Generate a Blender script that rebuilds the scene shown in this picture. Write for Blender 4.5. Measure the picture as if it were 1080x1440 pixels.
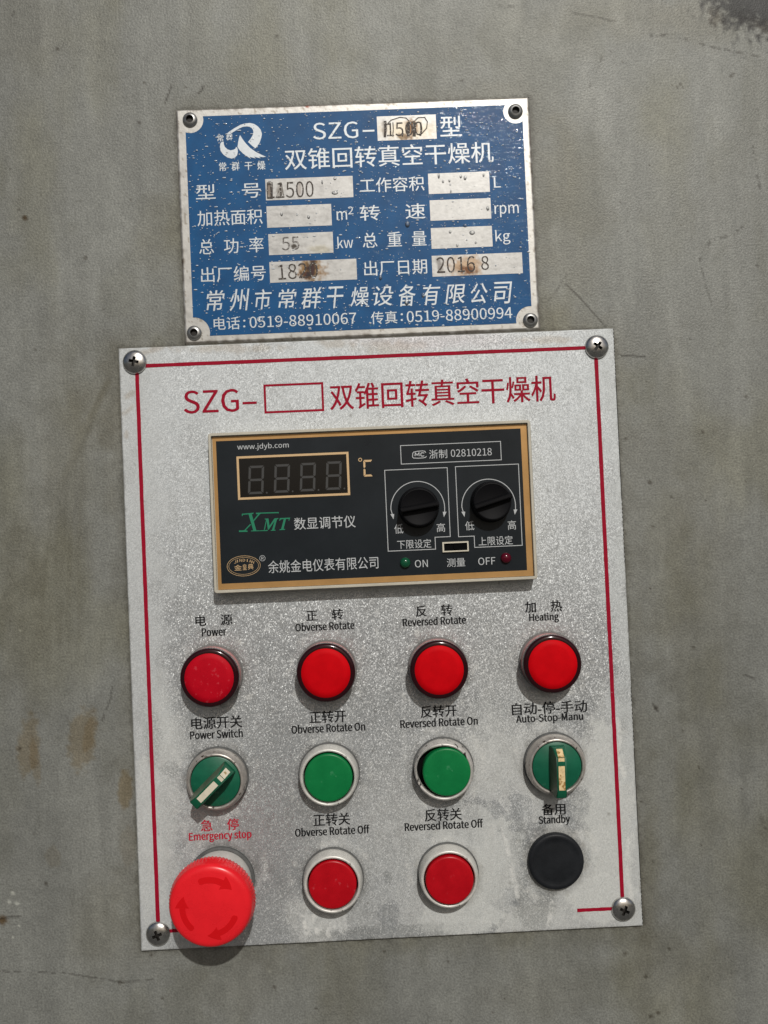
import bpy, bmesh, math, random
import numpy as np
from mathutils import Vector, Matrix

random.seed(7)
for o in list(bpy.data.objects):
    bpy.data.objects.remove(o)
S = bpy.context.scene
COL = S.collection

# ------------------------------------------------------------------ camera
# Everything is measured in millimetres on the machine's front: x to the right, y down, h out of the wall.
# World: X = x, Y = -h, Z = -y (metres).
RM = np.array([[0.998950591442553, 0.043860913497082515, -0.013188484513958284],
               [-0.04358993048113487, 0.9988457434879282, 0.020176686464773604],
               [0.014058229519512853, -0.0195806277542216, 0.9997094403873193]])
CM = np.array([123.7253235103001, 96.3782889474459, -429.63562776221056])
F = 1200.0
cam_d = bpy.data.cameras.new('camera')
cam = bpy.data.objects.new('camera', cam_d)
COL.objects.link(cam)
S.camera = cam
cam_d.sensor_fit = 'VERTICAL'
cam_d.sensor_height = 36.0
cam_d.lens = 36.0 * F / 1440.0
cam_d.clip_start = 0.01
cam_d.clip_end = 100.0


def wdir(v):
    return Vector((v[0], v[2], -v[1]))


rx, ry, rz = wdir(RM[0]), -wdir(RM[1]), -wdir(RM[2])
cm = Matrix((rx, ry, rz)).transposed().to_4x4()
cm.translation = Vector((CM[0], CM[2], -CM[1])) / 1000.0
cam.matrix_world = cm

# ------------------------------------------------------------------ light
SUN = Vector((0.22, -1.0, 0.78)).normalized()          # towards the sun
w = bpy.data.worlds.new('World')
S.world = w
w.use_nodes = True
nt = w.node_tree
nt.nodes.clear()
sky = nt.nodes.new('ShaderNodeTexSky')
sky.sky_type = 'NISHITA'
sky.sun_disc = False
sky.sun_elevation = math.asin(SUN.z)
sky.sun_rotation = math.atan2(SUN.x, SUN.y)
sky.air_density = 1.0
sky.dust_density = 4.0
sky.ozone_density = 1.0
bg = nt.nodes.new('ShaderNodeBackground')
bg.inputs['Strength'].default_value = 0.062
wo = nt.nodes.new('ShaderNodeOutputWorld')
wtc = nt.nodes.new('ShaderNodeTexCoord')
wsep = nt.nodes.new('ShaderNodeSeparateXYZ')
wmr = nt.nodes.new('ShaderNodeMapRange')
wmr.inputs['From Min'].default_value = -0.06
wmr.inputs['From Max'].default_value = 0.02
wmix = nt.nodes.new('ShaderNodeMix')
wmix.data_type = 'RGBA'
wmix.inputs['A'].default_value = (2.3, 2.25, 2.1, 1)
nt.links.new(wtc.outputs['Generated'], wsep.inputs[0])
nt.links.new(wsep.outputs['Z'], wmr.inputs['Value'])
nt.links.new(wmr.outputs[0], wmix.inputs['Factor'])
nt.links.new(sky.outputs[0], wmix.inputs['B'])
nt.links.new(wmix.outputs['Result'], bg.inputs[0])
nt.links.new(bg.outputs[0], wo.inputs[0])

sd = bpy.data.lights.new('sun', 'SUN')
sd.energy = 3.9
sd.angle = math.radians(1.0)
sd.color = (1.0, 0.975, 0.93)
so = bpy.data.objects.new('sun', sd)
COL.objects.link(so)
so.location = SUN * 3
so.rotation_euler = (-SUN).to_track_quat('-Z', 'Y').to_euler()

S.view_settings.view_transform = 'Standard'
S.view_settings.look = 'None'
S.view_settings.exposure = -0.68
S.view_settings.gamma = 1.0
S.view_settings.use_curve_mapping = False
S.render.engine = 'CYCLES'
S.cycles.max_bounces = 8
S.cycles.caustics_reflective = False
S.cycles.caustics_refractive = False
S.cycles.sample_clamp_indirect = 4.0


# ------------------------------------------------------------------ measuring helpers
def at(u, v, h=0.0):
    """point of the photograph -> millimetres on the plane h above the wall"""
    d = RM.T @ np.array([(u - 540.0) / F, (v - 720.0) / F, 1.0])
    t = (-h - CM[2]) / d[2]
    q = CM + t * d
    return float(q[0]), float(q[1])


def ats(pts, h):
    return [at(u, v, h) for u, v in pts]


def to_px(X, Y, h=0.0):
    P = np.stack([X - CM[0], Y - CM[1], np.full_like(X, -h - CM[2])], 0)
    c = np.tensordot(RM, P, 1)
    return 540 + F * c[0] / c[2], 720 + F * c[1] / c[2]


# ------------------------------------------------------------------ numpy noise (for dirt, wear and stains that are really on the surfaces)
def vnoise(x, y, seed):
    r = np.random.RandomState(seed)
    T = r.rand(256, 256)
    xi = np.floor(x).astype(int)
    yi = np.floor(y).astype(int)
    fx = x - xi
    fy = y - yi
    fx = fx * fx * (3 - 2 * fx)
    fy = fy * fy * (3 - 2 * fy)
    a = T[xi % 256, yi % 256]
    b = T[(xi + 1) % 256, yi % 256]
    c = T[xi % 256, (yi + 1) % 256]
    d = T[(xi + 1) % 256, (yi + 1) % 256]
    return (a * (1 - fx) + b * fx) * (1 - fy) + (c * (1 - fx) + d * fx) * fy


def fbm(x, y, seed, octv=4, gain=0.5):
    s = 0
    a = 1.0
    t = 0
    for k in range(octv):
        s = s + a * vnoise(x * 2 ** k + 17.3 * k, y * 2 ** k + 9.1 * k, seed + k)
        t += a
        a *= gain
    return s / t


def sstep(a, b, x):
    t = np.clip((x - a) / (b - a), 0, 1)
    return t * t * (3 - 2 * t)


def blob(U, V, cx, cy, rx_, ry_, rot=0, edge=0.5, nz=None, na=0.5):
    c, s = math.cos(math.radians(rot)), math.sin(math.radians(rot))
    dx, dy = U - cx, V - cy
    d = np.sqrt(((dx * c + dy * s) / rx_) ** 2 + ((-dx * s + dy * c) / ry_) ** 2)
    if nz is not None:
        d = d + (nz - 0.5) * 2 * na
    return 1 - sstep(1 - edge, 1 + edge, d)


def stroke(U, V, pts, wd, nz=None, thr=0.0):
    m = np.zeros_like(U)
    for (x0, y0), (x1, y1) in zip(pts[:-1], pts[1:]):
        dx, dy = x1 - x0, y1 - y0
        L2 = dx * dx + dy * dy + 1e-9
        t = np.clip(((U - x0) * dx + (V - y0) * dy) / L2, 0, 1)
        d = np.hypot(U - x0 - t * dx, V - y0 - t * dy)
        m = np.maximum(m, 1 - sstep(wd * 0.5, wd * 1.3, d))
    if nz is not None:
        m = m * (nz > thr)
    return m


# ------------------------------------------------------------------ objects
def finish(o, label=None, cat=None, group=None, kind=None):
    if label: o['label'] = label
    if cat: o['category'] = cat
    if group: o['group'] = group
    if kind: o['kind'] = kind
    return o


def thing(name, x, y, h, label, cat, group=None):
    o = bpy.data.objects.new(name, None)
    COL.objects.link(o)
    o.empty_display_size = 0.01
    o.location = (x / 1000, -h / 1000, -y / 1000)
    return finish(o, label, cat, group)


def world_loc(o):
    v = Vector((0, 0, 0))
    while o is not None:
        v = v + o.location
        o = o.parent
    return v


def link(name, bm, mats, parent=None, smooth=False, label=None):
    """bm verts: (x mm right, y mm down, h mm out), absolute on the machine front -> one mesh object"""
    base = world_loc(parent) if parent else Vector((0, 0, 0))
    for v in bm.verts:
        x, y, h = v.co
        v.co = Vector((x / 1000, -h / 1000, -y / 1000)) - base
    bmesh.ops.recalc_face_normals(bm, faces=bm.faces)
    me = bpy.data.meshes.new(name)
    bm.to_mesh(me)
    bm.free()
    if not isinstance(mats, (list, tuple)):
        mats = [mats]
    for m in mats:
        me.materials.append(m)
    if smooth:
        for p in me.polygons:
            p.use_smooth = True
        if smooth is not True:
            me.set_sharp_from_angle(angle=math.radians(smooth))
    o = bpy.data.objects.new(name, me)
    COL.objects.link(o)
    if parent:
        o.parent = parent
    if label:
        o['label'] = label
    return o


def flat_up(bm):
    """open sheets must face outwards (+h)"""
    for f in bm.faces:
        f.normal_update()


def link_sheet(name, bm, mat, parent=None, label=None):
    base = world_loc(parent) if parent else Vector((0, 0, 0))
    for v in bm.verts:
        x, y, h = v.co
        v.co = Vector((x / 1000, -h / 1000, -y / 1000)) - base
    bm.normal_update()
    rev = [f for f in bm.faces if f.normal.y > 0]
    bmesh.ops.reverse_faces(bm, faces=rev)
    me = bpy.data.meshes.new(name)
    bm.to_mesh(me)
    bm.free()
    me.materials.append(mat)
    o = bpy.data.objects.new(name, me)
    COL.objects.link(o)
    if parent:
        o.parent = parent
    if label:
        o['label'] = label
    return o


def lathe(bm, prof, cx, cy, seg=72, mi=0, mod=None, close=True):
    """prof [(r, h)] from the outside foot to the centre; mod(r, h, angle) -> r, h"""
    rings = []
    for (r, h) in prof:
        if r < 1e-6:
            rings.append([bm.verts.new((cx, cy, h))])
            continue
        ring = []
        for i in range(seg):
            a = 2 * math.pi * i / seg
            r2, h2 = (r, h) if mod is None else mod(r, h, a)
            ring.append(bm.verts.new((cx + r2 * math.cos(a), cy + r2 * math.sin(a), h2)))
        rings.append(ring)
    for A, B in zip(rings[:-1], rings[1:]):
        for i in range(seg):
            j = (i + 1) % seg
            if len(B) == 1 and len(A) == 1:
                continue
            if len(B) == 1:
                f = bm.faces.new((A[i], A[j], B[0]))
            elif len(A) == 1:
                f = bm.faces.new((A[0], B[j], B[i]))
            else:
                f = bm.faces.new((A[i], A[j], B[j], B[i]))
            f.material_index = mi


def arc_prof(r0, h0, r1, h1, n=5, bulge='out'):
    """quarter-round from (r0,h0) to (r1,h1), r decreasing and h rising"""
    out = []
    for k in range(1, n + 1):
        a = math.pi / 2 * k / n
        out.append((r1 + (r0 - r1) * math.cos(a), h0 + (h1 - h0) * math.sin(a)))
    return out


def poly(bm, pts, h, mi=0):
    vs = [bm.verts.new((x, y, h)) for x, y in pts]
    f = bm.faces.new(vs)
    f.material_index = mi
    return f


def prism(bm, pts, h0, h1, inset=0.0, mi=0):
    n = len(pts)
    cx = sum(p[0] for p in pts) / n
    cy = sum(p[1] for p in pts) / n
    a = [bm.verts.new((x, y, h0)) for x, y in pts]
    top = []
    for x, y in pts:
        d = math.hypot(x - cx, y - cy)
        k = 1 - inset / d if d else 1
        top.append(bm.verts.new((cx + (x - cx) * k, cy + (y - cy) * k, h1)))
    bm.faces.new(a).material_index = mi
    bm.faces.new(top).material_index = mi
    for i in range(n):
        j = (i + 1) % n
        bm.faces.new((a[i], a[j], top[j], top[i])).material_index = mi


def ribbon(bm, pts, wd, h, closed=False):
    """flat printed line of width wd through pts, mitred"""
    n = len(pts)
    L, R = [], []
    for i in range(n):
        p = Vector(pts[i])
        if closed:
            a, b = Vector(pts[i - 1]), Vector(pts[(i + 1) % n])
        else:
            a = Vector(pts[i - 1]) if i > 0 else p - (Vector(pts[1]) - p)
            b = Vector(pts[i + 1]) if i < n - 1 else p + (p - Vector(pts[n - 2]))
        d1, d2 = (p - a).normalized(), (b - p).normalized()
        n1, n2 = Vector((-d1.y, d1.x)), Vector((-d2.y, d2.x))
        m = (n1 + n2)
        m = m.normalized() if m.length > 1e-6 else n1
        k = wd / 2 / max(0.35, m.dot(n1))
        L.append(bm.verts.new((p.x + m.x * k, p.y + m.y * k, h)))
        R.append(bm.verts.new((p.x - m.x * k, p.y - m.y * k, h)))
    for i in range(n if closed else n - 1):
        j = (i + 1) % n
        bm.faces.new((L[i], L[j], R[j], R[i]))


def rrect(x0, y0, x1, y1, r, n=5):
    pts = []
    for cx, cy, a0 in ((x1 - r, y0 + r, -90), (x1 - r, y1 - r, 0), (x0 + r, y1 - r, 90), (x0 + r, y0 + r, 180)):
        for k in range(n + 1):
            a = math.radians(a0 + 90 * k / n)
            pts.append((cx + r * math.cos(a), cy + r * math.sin(a)))
    return pts


def ring_h(bm, outer, inner, h_list_outer, h_list_inner):
    pass


TXT = {}
LATIN = None
try:
    import os
    LATIN = bpy.data.fonts.load(os.path.join(bpy.utils.resource_path('LOCAL'), 'datafiles', 'fonts', 'Noto Sans CJK Regular.woff2'))   # ships with Blender itself
except Exception:
    LATIN = None


def text_mesh(body, offset=0.0, shear=0.0, spacing=1.0):
    key = (body, offset, shear, spacing)
    if key in TXT:
        return TXT[key]
    c = bpy.data.curves.new('lettering', 'FONT')
    c.body = body
    if LATIN and all(ord(ch) < 128 for ch in body):
        c.font = LATIN
    c.size = 1.0
    c.offset = offset
    c.shear = shear
    c.space_character = spacing
    c.resolution_u = 3
    o = bpy.data.objects.new('lettering', c)
    COL.objects.link(o)
    bpy.context.view_layer.update()
    dg = bpy.context.evaluated_depsgraph_get()
    me = bpy.data.meshes.new_from_object(o.evaluated_get(dg))
    co = np.zeros(len(me.vertices) * 3)
    me.vertices.foreach_get('co', co)
    co = co.reshape(-1, 3)[:, :2]
    faces = [tuple(p.vertices) for p in me.polygons]
    lo, hi = co.min(0), co.max(0)
    co = (co - lo) / (hi - lo)
    TXT[key] = (co, faces)
    bpy.data.objects.remove(o)
    bpy.data.curves.remove(c)
    bpy.data.meshes.remove(me)
    return TXT[key]


def put_text(bm, body, Lp, Rp, hpx, h, offset=0.0, shear=0.0, spacing=1.0, bold=0.0):
    """ink of one line fitted between the points Lp and Rp (its left and right middle), hpx tall in the photograph"""
    if offset > 0:                          # weight by over-printing, never by glyph offset
        bold = max(bold, offset * 5.5)
    offset = 0.0
    co, faces = text_mesh(body, offset, shear, spacing)
    x0, y0 = at(*Lp, h)
    x1, y1 = at(*Rp, h)
    W = math.hypot(x1 - x0, y1 - y0)
    H = hpx * (at(540, 721, h)[1] - at(540, 720, h)[1])
    ca, sa = (x1 - x0) / W, (y1 - y0) / W
    if abs(sa) < 0.02:                       # printed square to the plate
        ca, sa = 1.0, 0.0
    mx, my = (x0 + x1) / 2, (y0 + y1) / 2
    for k, (sx, sy) in enumerate([(0, 0)] if not bold else [(-bold, 0), (bold, 0), (0, bold * .6)]):   # heavier print
        vs = []
        for u, v in co:
            lx, ly = (u - 0.5) * W + sx, (0.5 - v) * H + sy
            vs.append(bm.verts.new((mx + lx * ca - ly * sa, my + lx * sa + ly * ca, h + .012 * k)))
        for f in faces:
            try:
                bm.faces.new([vs[i] for i in f])
            except ValueError:
                pass


# ------------------------------------------------------------------ materials
def mat(name, color, rough=0.5, metal=0.0, coat=0.0, spec=0.5, var=0.0, vscale=150, bump=0.0, bscale=800, trans=0.0, ior=1.45, sss=0.0, worn=None):
    m = bpy.data.materials.new(name)
    m.use_nodes = True
    n = m.node_tree.nodes
    l = m.node_tree.links
    b = n['Principled BSDF']
    b.inputs['Base Color'].default_value = (*color, 1)
    b.inputs['Roughness'].default_value = rough
    b.inputs['Metallic'].default_value = metal
    b.inputs['Specular IOR Level'].default_value = spec
    b.inputs['Coat Weight'].default_value = coat
    b.inputs['Coat Roughness'].default_value = 0.08
    b.inputs['Transmission Weight'].default_value = trans
    b.inputs['IOR'].default_value = ior
    if sss:
        b.inputs['Subsurface Weight'].default_value = sss
        b.inputs['Subsurface Radius'].default_value = (1.0, 0.3, 0.3)
        b.inputs['Subsurface Scale'].default_value = 0.003
    tc = n.new('ShaderNodeTexCoord')
    colsock = None
    if var:
        t = n.new('ShaderNodeTexNoise')
        t.inputs['Scale'].default_value = vscale
        t.inputs['Detail'].default_value = 6
        t.inputs['Roughness'].default_value = 0.65
        l.new(tc.outputs['Object'], t.inputs['Vector'])
        r = n.new('ShaderNodeValToRGB')
        r.color_ramp.elements[0].position = 0.3
        r.color_ramp.elements[1].position = 0.7
        r.color_ramp.elements[0].color = (*[c * (1 - var) for c in color], 1)
        r.color_ramp.elements[1].color = (*[min(1, c * (1 + var)) for c in color], 1)
        l.new(t.outputs['Fac'], r.inputs['Fac'])
        colsock = r.outputs['Color']
        mr = n.new('ShaderNodeMapRange')
        mr.inputs['To Min'].default_value = max(0.05, rough - 0.12)
        mr.inputs['To Max'].default_value = min(1, rough + 0.15)
        l.new(t.outputs['Fac'], mr.inputs['Value'])
        l.new(mr.outputs[0], b.inputs['Roughness'])
    if worn:                                # (colour, threshold, scale): chipped or dirty spots
        t2 = n.new('ShaderNodeTexNoise')
        t2.inputs['Scale'].default_value = worn[2]
        t2.inputs['Detail'].default_value = 5
        l.new(tc.outputs['Object'], t2.inputs['Vector'])
        r2 = n.new('ShaderNodeValToRGB')
        r2.color_ramp.elements[0].position = worn[1]
        r2.color_ramp.elements[1].position = worn[1] + 0.06
        l.new(t2.outputs['Fac'], r2.inputs['Fac'])
        mx = n.new('ShaderNodeMix')
        mx.data_type = 'RGBA'
        l.new(r2.outputs['Color'], mx.inputs['Factor'])
        if colsock:
            l.new(colsock, mx.inputs['A'])
        else:
            mx.inputs['A'].default_value = (*color, 1)
        mx.inputs['B'].default_value = (*worn[0], 1)
        colsock = mx.outputs['Result']
    if colsock:
        l.new(colsock, b.inputs['Base Color'])
    if bump:
        t = n.new('ShaderNodeTexNoise')
        t.inputs['Scale'].default_value = bscale
        t.inputs['Detail'].default_value = 3
        l.new(tc.outputs['Object'], t.inputs['Vector'])
        bp = n.new('ShaderNodeBump')
        bp.inputs['Strength'].default_value = bump
        bp.inputs['Distance'].default_value = 0.0003
        l.new(t.outputs['Fac'], bp.inputs['Height'])
        l.new(bp.outputs[0], b.inputs['Normal'])
    return m


def attr_mat(name, metal=0.5, flake=0.0, flake_scale=1800, bump=0.0, bscale=900, rough_add=0.0, grain=0.0, stretch=(1, 1, 1), spec=0.5):
    """surface whose dirt and wear come with the mesh (attribute 'paint': rgb, alpha = roughness)"""
    m = bpy.data.materials.new(name)
    m.use_nodes = True
    n = m.node_tree.nodes
    l = m.node_tree.links
    b = n['Principled BSDF']
    at_ = n.new('ShaderNodeAttribute')
    at_.attribute_name = 'paint'
    tc = n.new('ShaderNodeTexCoord')
    col = at_.outputs['Color']
    if grain:
        t = n.new('ShaderNodeTexNoise')
        t.inputs['Scale'].default_value = bscale
        t.inputs['Detail'].default_value = 4
        l.new(tc.outputs['Object'], t.inputs['Vector'])
        mr = n.new('ShaderNodeMapRange')
        mr.inputs['From Min'].default_value = 0.25
        mr.inputs['From Max'].default_value = 0.75
        mr.inputs['To Min'].default_value = 1 - grain
        mr.inputs['To Max'].default_value = 1 + grain
        l.new(t.outputs['Fac'], mr.inputs['Value'])
        mu = n.new('ShaderNodeVectorMath')
        mu.operation = 'SCALE'
        l.new(col, mu.inputs[0])
        l.new(mr.outputs[0], mu.inputs['Scale'])
        col = mu.outputs[0]
    l.new(col, b.inputs['Base Color'])
    l.new(at_.outputs['Alpha'], b.inputs['Roughness'])
    b.inputs['Metallic'].default_value = metal
    b.inputs['Specular IOR Level'].default_value = spec
    nrm = None
    if bump:
        mp = n.new('ShaderNodeMapping')
        mp.inputs['Scale'].default_value = stretch
        l.new(tc.outputs['Object'], mp.inputs['Vector'])
        t = n.new('ShaderNodeTexNoise')
        t.inputs['Scale'].default_value = bscale
        t.inputs['Detail'].default_value = 2
        t.inputs['Roughness'].default_value = 0.6
        l.new(mp.outputs[0], t.inputs['Vector'])
        bp = n.new('ShaderNodeBump')
        bp.inputs['Strength'].default_value = bump
        bp.inputs['Distance'].default_value = 0.0004
        l.new(t.outputs['Fac'], bp.inputs['Height'])
        nrm = bp.outputs[0]
    if flake:
        v = n.new('ShaderNodeTexVoronoi')
        v.inputs['Scale'].default_value = flake_scale
        l.new(tc.outputs['Object'], v.inputs['Vector'])
        s = n.new('ShaderNodeVectorMath')
        s.operation = 'SUBTRACT'
        s.inputs[1].default_value = (0.5, 0.5, 0.5)
        l.new(v.outputs['Color'], s.inputs[0])
        k = n.new('ShaderNodeVectorMath')
        k.operation = 'SCALE'
        k.inputs['Scale'].default_value = flake
        l.new(s.outputs[0], k.inputs[0])
        mr2 = n.new('ShaderNodeMapRange')           # chalky dust (rough) hides the flakes
        mr2.inputs['From Min'].default_value = 0.42
        mr2.inputs['From Max'].default_value = 0.62
        mr2.inputs['To Min'].default_value = flake
        mr2.inputs['To Max'].default_value = flake * 0.5
        l.new(at_.outputs['Alpha'], mr2.inputs['Value'])
        l.new(mr2.outputs[0], k.inputs['Scale'])
        mr3 = n.new('ShaderNodeMapRange')
        mr3.inputs['From Min'].default_value = 0.42
        mr3.inputs['From Max'].default_value = 0.65
        mr3.inputs['To Min'].default_value = metal
        mr3.inputs['To Max'].default_value = metal * 0.45
        l.new(at_.outputs['Alpha'], mr3.inputs['Value'])
        l.new(mr3.outputs[0], b.inputs['Metallic'])
        a = n.new('ShaderNodeVectorMath')
        a.operation = 'ADD'
        if nrm:
            l.new(nrm, a.inputs[0])
        else:
            g = n.new('ShaderNodeNewGeometry')
            l.new(g.outputs['Normal'], a.inputs[0])
        l.new(k.outputs[0], a.inputs[1])
        nn = n.new('ShaderNodeVectorMath')
        nn.operation = 'NORMALIZE'
        l.new(a.outputs[0], nn.inputs[0])
        nrm = nn.outputs[0]
    if nrm:
        l.new(nrm, b.inputs['Normal'])
    return m


def set_paint(me, rgba):
    a = me.color_attributes.new('paint', 'FLOAT_COLOR', 'POINT')
    a.data.foreach_set('color', rgba.astype(np.float32).ravel())


def grid_object(name, xs, ys, hmap, material, paint, parent=None):
    nx, ny = len(xs), len(ys)
    X, Y = np.meshgrid(xs, ys)
    base = world_loc(parent) if parent else Vector((0, 0, 0))
    co = np.stack([X / 1000 - base.x, -hmap / 1000 - base.y, -Y / 1000 - base.z], -1).reshape(-1, 3)
    idx = np.arange(nx * ny).reshape(ny, nx)
    q = np.stack([idx[:-1, :-1], idx[1:, :-1], idx[1:, 1:], idx[:-1, 1:]], -1).reshape(-1, 4)
    me = bpy.data.meshes.new(name)
    nf = len(q)
    me.vertices.add(len(co))
    me.vertices.foreach_set('co', co.astype(np.float32).ravel())
    me.loops.add(nf * 4)
    me.loops.foreach_set('vertex_index', q.ravel().astype(np.int32))
    me.polygons.add(nf)
    me.polygons.foreach_set('loop_start', (np.arange(nf) * 4).astype(np.int32))
    me.polygons.foreach_set('use_smooth', np.ones(nf, dtype=bool))
    me.update(calc_edges=True)
    set_paint(me, paint.reshape(-1, 4))
    me.materials.append(material)
    o = bpy.data.objects.new(name, me)
    COL.objects.link(o)
    if parent:
        o.parent = parent
    return o


M = {}
M['red_ink'] = mat('red ink', (0.31, 0.004, 0.022), 0.6, spec=0.15, worn=((0.40, 0.10, 0.12), 0.72, 500), var=0.12, vscale=300, bump=0.2, bscale=1500)
M['black_ink'] = mat('black ink', (0.010, 0.010, 0.011), 0.6, spec=0.2, worn=((0.20, 0.20, 0.20), 0.72, 700))
M['caption_red'] = mat('bright red ink', (0.42, 0.010, 0.03), 0.6, spec=0.2)
M['white_letter'] = mat('bare etched aluminium', (0.56, 0.60, 0.625), 0.5, metal=0.35, var=0.12, vscale=400)
M['gasket'] = mat('grey rubber gasket', (0.09, 0.092, 0.09), 0.7, var=0.3, vscale=400)
M['bezel_cream'] = mat('aged off white bezel', (0.60, 0.59, 0.55), 0.38, metal=0.25, var=0.15, vscale=300, worn=((0.07, 0.055, 0.045), 0.66, 420))
M['bezel_metal'] = mat('tarnished metal bezel', (0.45, 0.42, 0.385), 0.35, metal=0.55, var=0.2, vscale=260, worn=((0.06, 0.045, 0.035), 0.6, 300))
M['bezel_dirty'] = mat('worn chipped bezel', (0.52, 0.50, 0.47), 0.4, metal=0.3, var=0.2, vscale=300, worn=((0.03, 0.025, 0.022), 0.6, 350))
M['hollow'] = mat('dark gap', (0.004, 0.004, 0.004), 0.8, spec=0.05)
M['lens_side_lit'] = mat('lens side with painted sunlit pink', (0.62, 0.30, 0.29), 0.35, sss=0.3)  # sunlit pink of the red lens side, painted into the colour
M['lens_edge_shade'] = mat('lens edge with painted dark inside', (0.022, 0.003, 0.005), 0.14)  # dark inside seen through the clear lens edge, painted as colour
M['lamp_face'] = mat('red lamp diffuser', (0.56, 0.002, 0.006), 0.5, var=0.10, vscale=120, spec=0.06)
M['lamp_face_worn'] = mat('scuffed red lamp diffuser', (0.46, 0.002, 0.012), 0.5, var=0.10, vscale=120, spec=0.12, worn=((0.50, 0.030, 0.045), 0.62, 480))
M['lamp_base'] = mat('grey lamp base', (0.16, 0.15, 0.145), 0.5, var=0.2)
M['green_cap'] = mat('green button plastic', (0.003, 0.165, 0.045), 0.36, spec=0.35, var=0.12, vscale=100, worn=((0.03, 0.21, 0.085), 0.66, 300))
M['red_cap'] = mat('red button plastic', (0.42, 0.002, 0.008), 0.33, spec=0.35, var=0.14, vscale=100, worn=((0.46, 0.03, 0.04), 0.66, 300))
M['green_disc'] = mat('green selector plastic', (0.004, 0.105, 0.055), 0.42, var=0.15, vscale=150, worn=((0.05, 0.16, 0.11), 0.66, 300))
M['green_dark'] = mat('green handle plastic', (0.004, 0.10, 0.05), 0.4, var=0.15, vscale=150)
M['handle_side'] = mat('grimy handle side', (0.10, 0.13, 0.085), 0.5, var=0.3, vscale=200)
M['insert'] = mat('aged white insert', (0.66, 0.61, 0.48), 0.5, var=0.12, vscale=250, worn=((0.36, 0.26, 0.12), 0.62, 260))
M['insert_dirty'] = mat('stained cream insert', (0.74, 0.56, 0.30), 0.5, var=0.25, vscale=350, worn=((0.36, 0.20, 0.06), 0.55, 420))
M['mushroom'] = mat('faded red plastic', (0.78, 0.014, 0.022), 0.27, var=0.07, vscale=90, spec=0.45)
M['arrow_red'] = mat('deep red arrow', (0.64, 0.004, 0.008), 0.26)
M['collar_white'] = mat('pale grey collar', (0.50, 0.49, 0.46), 0.45, var=0.15, vscale=150)
M['plug'] = mat('black plastic plug', (0.011, 0.0125, 0.015), 0.5, spec=0.28, var=0.25, vscale=120, bump=0.15, bscale=1200)
M['steel'] = mat('stainless screw', (0.58, 0.57, 0.55), 0.27, metal=1.0, var=0.25, vscale=250, worn=((0.16, 0.14, 0.12), 0.70, 350))
M['rivet'] = mat('aluminium rivet', (0.36, 0.36, 0.35), 0.38, metal=0.9, var=0.2, vscale=300)
M['recess'] = mat('recess grime and painted shade', (0.012, 0.010, 0.008), 0.6)  # near-black paints in the shade inside the holes, with grime
M['housing'] = mat('cream instrument housing', (0.50, 0.47, 0.39), 0.45, var=0.08, vscale=80)
M['gold'] = mat('gold film border', (0.52, 0.30, 0.115), 0.36, metal=0.45, var=0.06, vscale=60)
M['film'] = mat('dark grey instrument film', (0.0125, 0.0165, 0.0205), 0.3, var=0.10, vscale=40, bump=0.02, bscale=60, spec=0.3)
M['film_light'] = mat('slightly faded film', (0.020, 0.022, 0.028), 0.34)
M['print_white'] = mat('light grey print', (0.50, 0.52, 0.53), 0.5)
M['print_gold'] = mat('pale gold print', (0.66, 0.46, 0.25), 0.4, metal=0.2)
M['print_green'] = mat('green print', (0.010, 0.20, 0.105), 0.5)
M['window'] = mat('smoked display window', (0.006, 0.006, 0.007), 0.12)
M['segment'] = mat('unlit display segment', (0.046, 0.046, 0.045), 0.5)
M['knob'] = mat('black bakelite knob', (0.005, 0.005, 0.006), 0.6, bump=0.08, bscale=500, spec=0.14)
M['led_green'] = mat('dark green status lens', (0.006, 0.075, 0.034), 0.12)
M['led_red'] = mat('dark red status lens', (0.085, 0.002, 0.012), 0.12)
M['cream_frame'] = mat('pale slot frame', (0.62, 0.58, 0.47), 0.5)
M['stamp'] = mat('stamped dark figures', (0.045, 0.034, 0.026), 0.6, var=0.5, vscale=900, worn=((0.36, 0.34, 0.31), 0.58, 1100))
M['stamp_faint'] = mat('faint stamped figures', (0.12, 0.11, 0.10), 0.5, var=0.3, vscale=900, worn=((0.40, 0.39, 0.37), 0.52, 900))
M['rust'] = mat('brown rust', (0.07, 0.03, 0.010), 0.8, var=0.5, vscale=900)


def water_mat(glint_white):
    m = bpy.data.materials.new('water')
    m.use_nodes = True
    n, l = m.node_tree.nodes, m.node_tree.links
    n.clear()
    tr = n.new('ShaderNodeBsdfTransparent')
    gl = n.new('ShaderNodeBsdfGlossy')
    gl.inputs['Roughness'].default_value = 0.12
    df = n.new('ShaderNodeBsdfDiffuse')
    df.inputs['Color'].default_value = (0.86, 0.93, 1.0, 1)
    m0 = n.new('ShaderNodeMixShader')
    m0.inputs[0].default_value = glint_white  # white diffuse share paints sun glints into the drops
    fr = n.new('ShaderNodeFresnel')
    fr.inputs['IOR'].default_value = 1.7
    mx = n.new('ShaderNodeMixShader')
    out = n.new('ShaderNodeOutputMaterial')
    l.new(tr.outputs[0], m0.inputs[1])
    l.new(df.outputs[0], m0.inputs[2])
    l.new(fr.outputs[0], mx.inputs[0])
    l.new(m0.outputs[0], mx.inputs[1])
    l.new(gl.outputs[0], mx.inputs[2])
    l.new(mx.outputs[0], out.inputs[0])
    return m


M['water'] = water_mat(0.12)
M['water_glint'] = water_mat(0.55)

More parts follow.
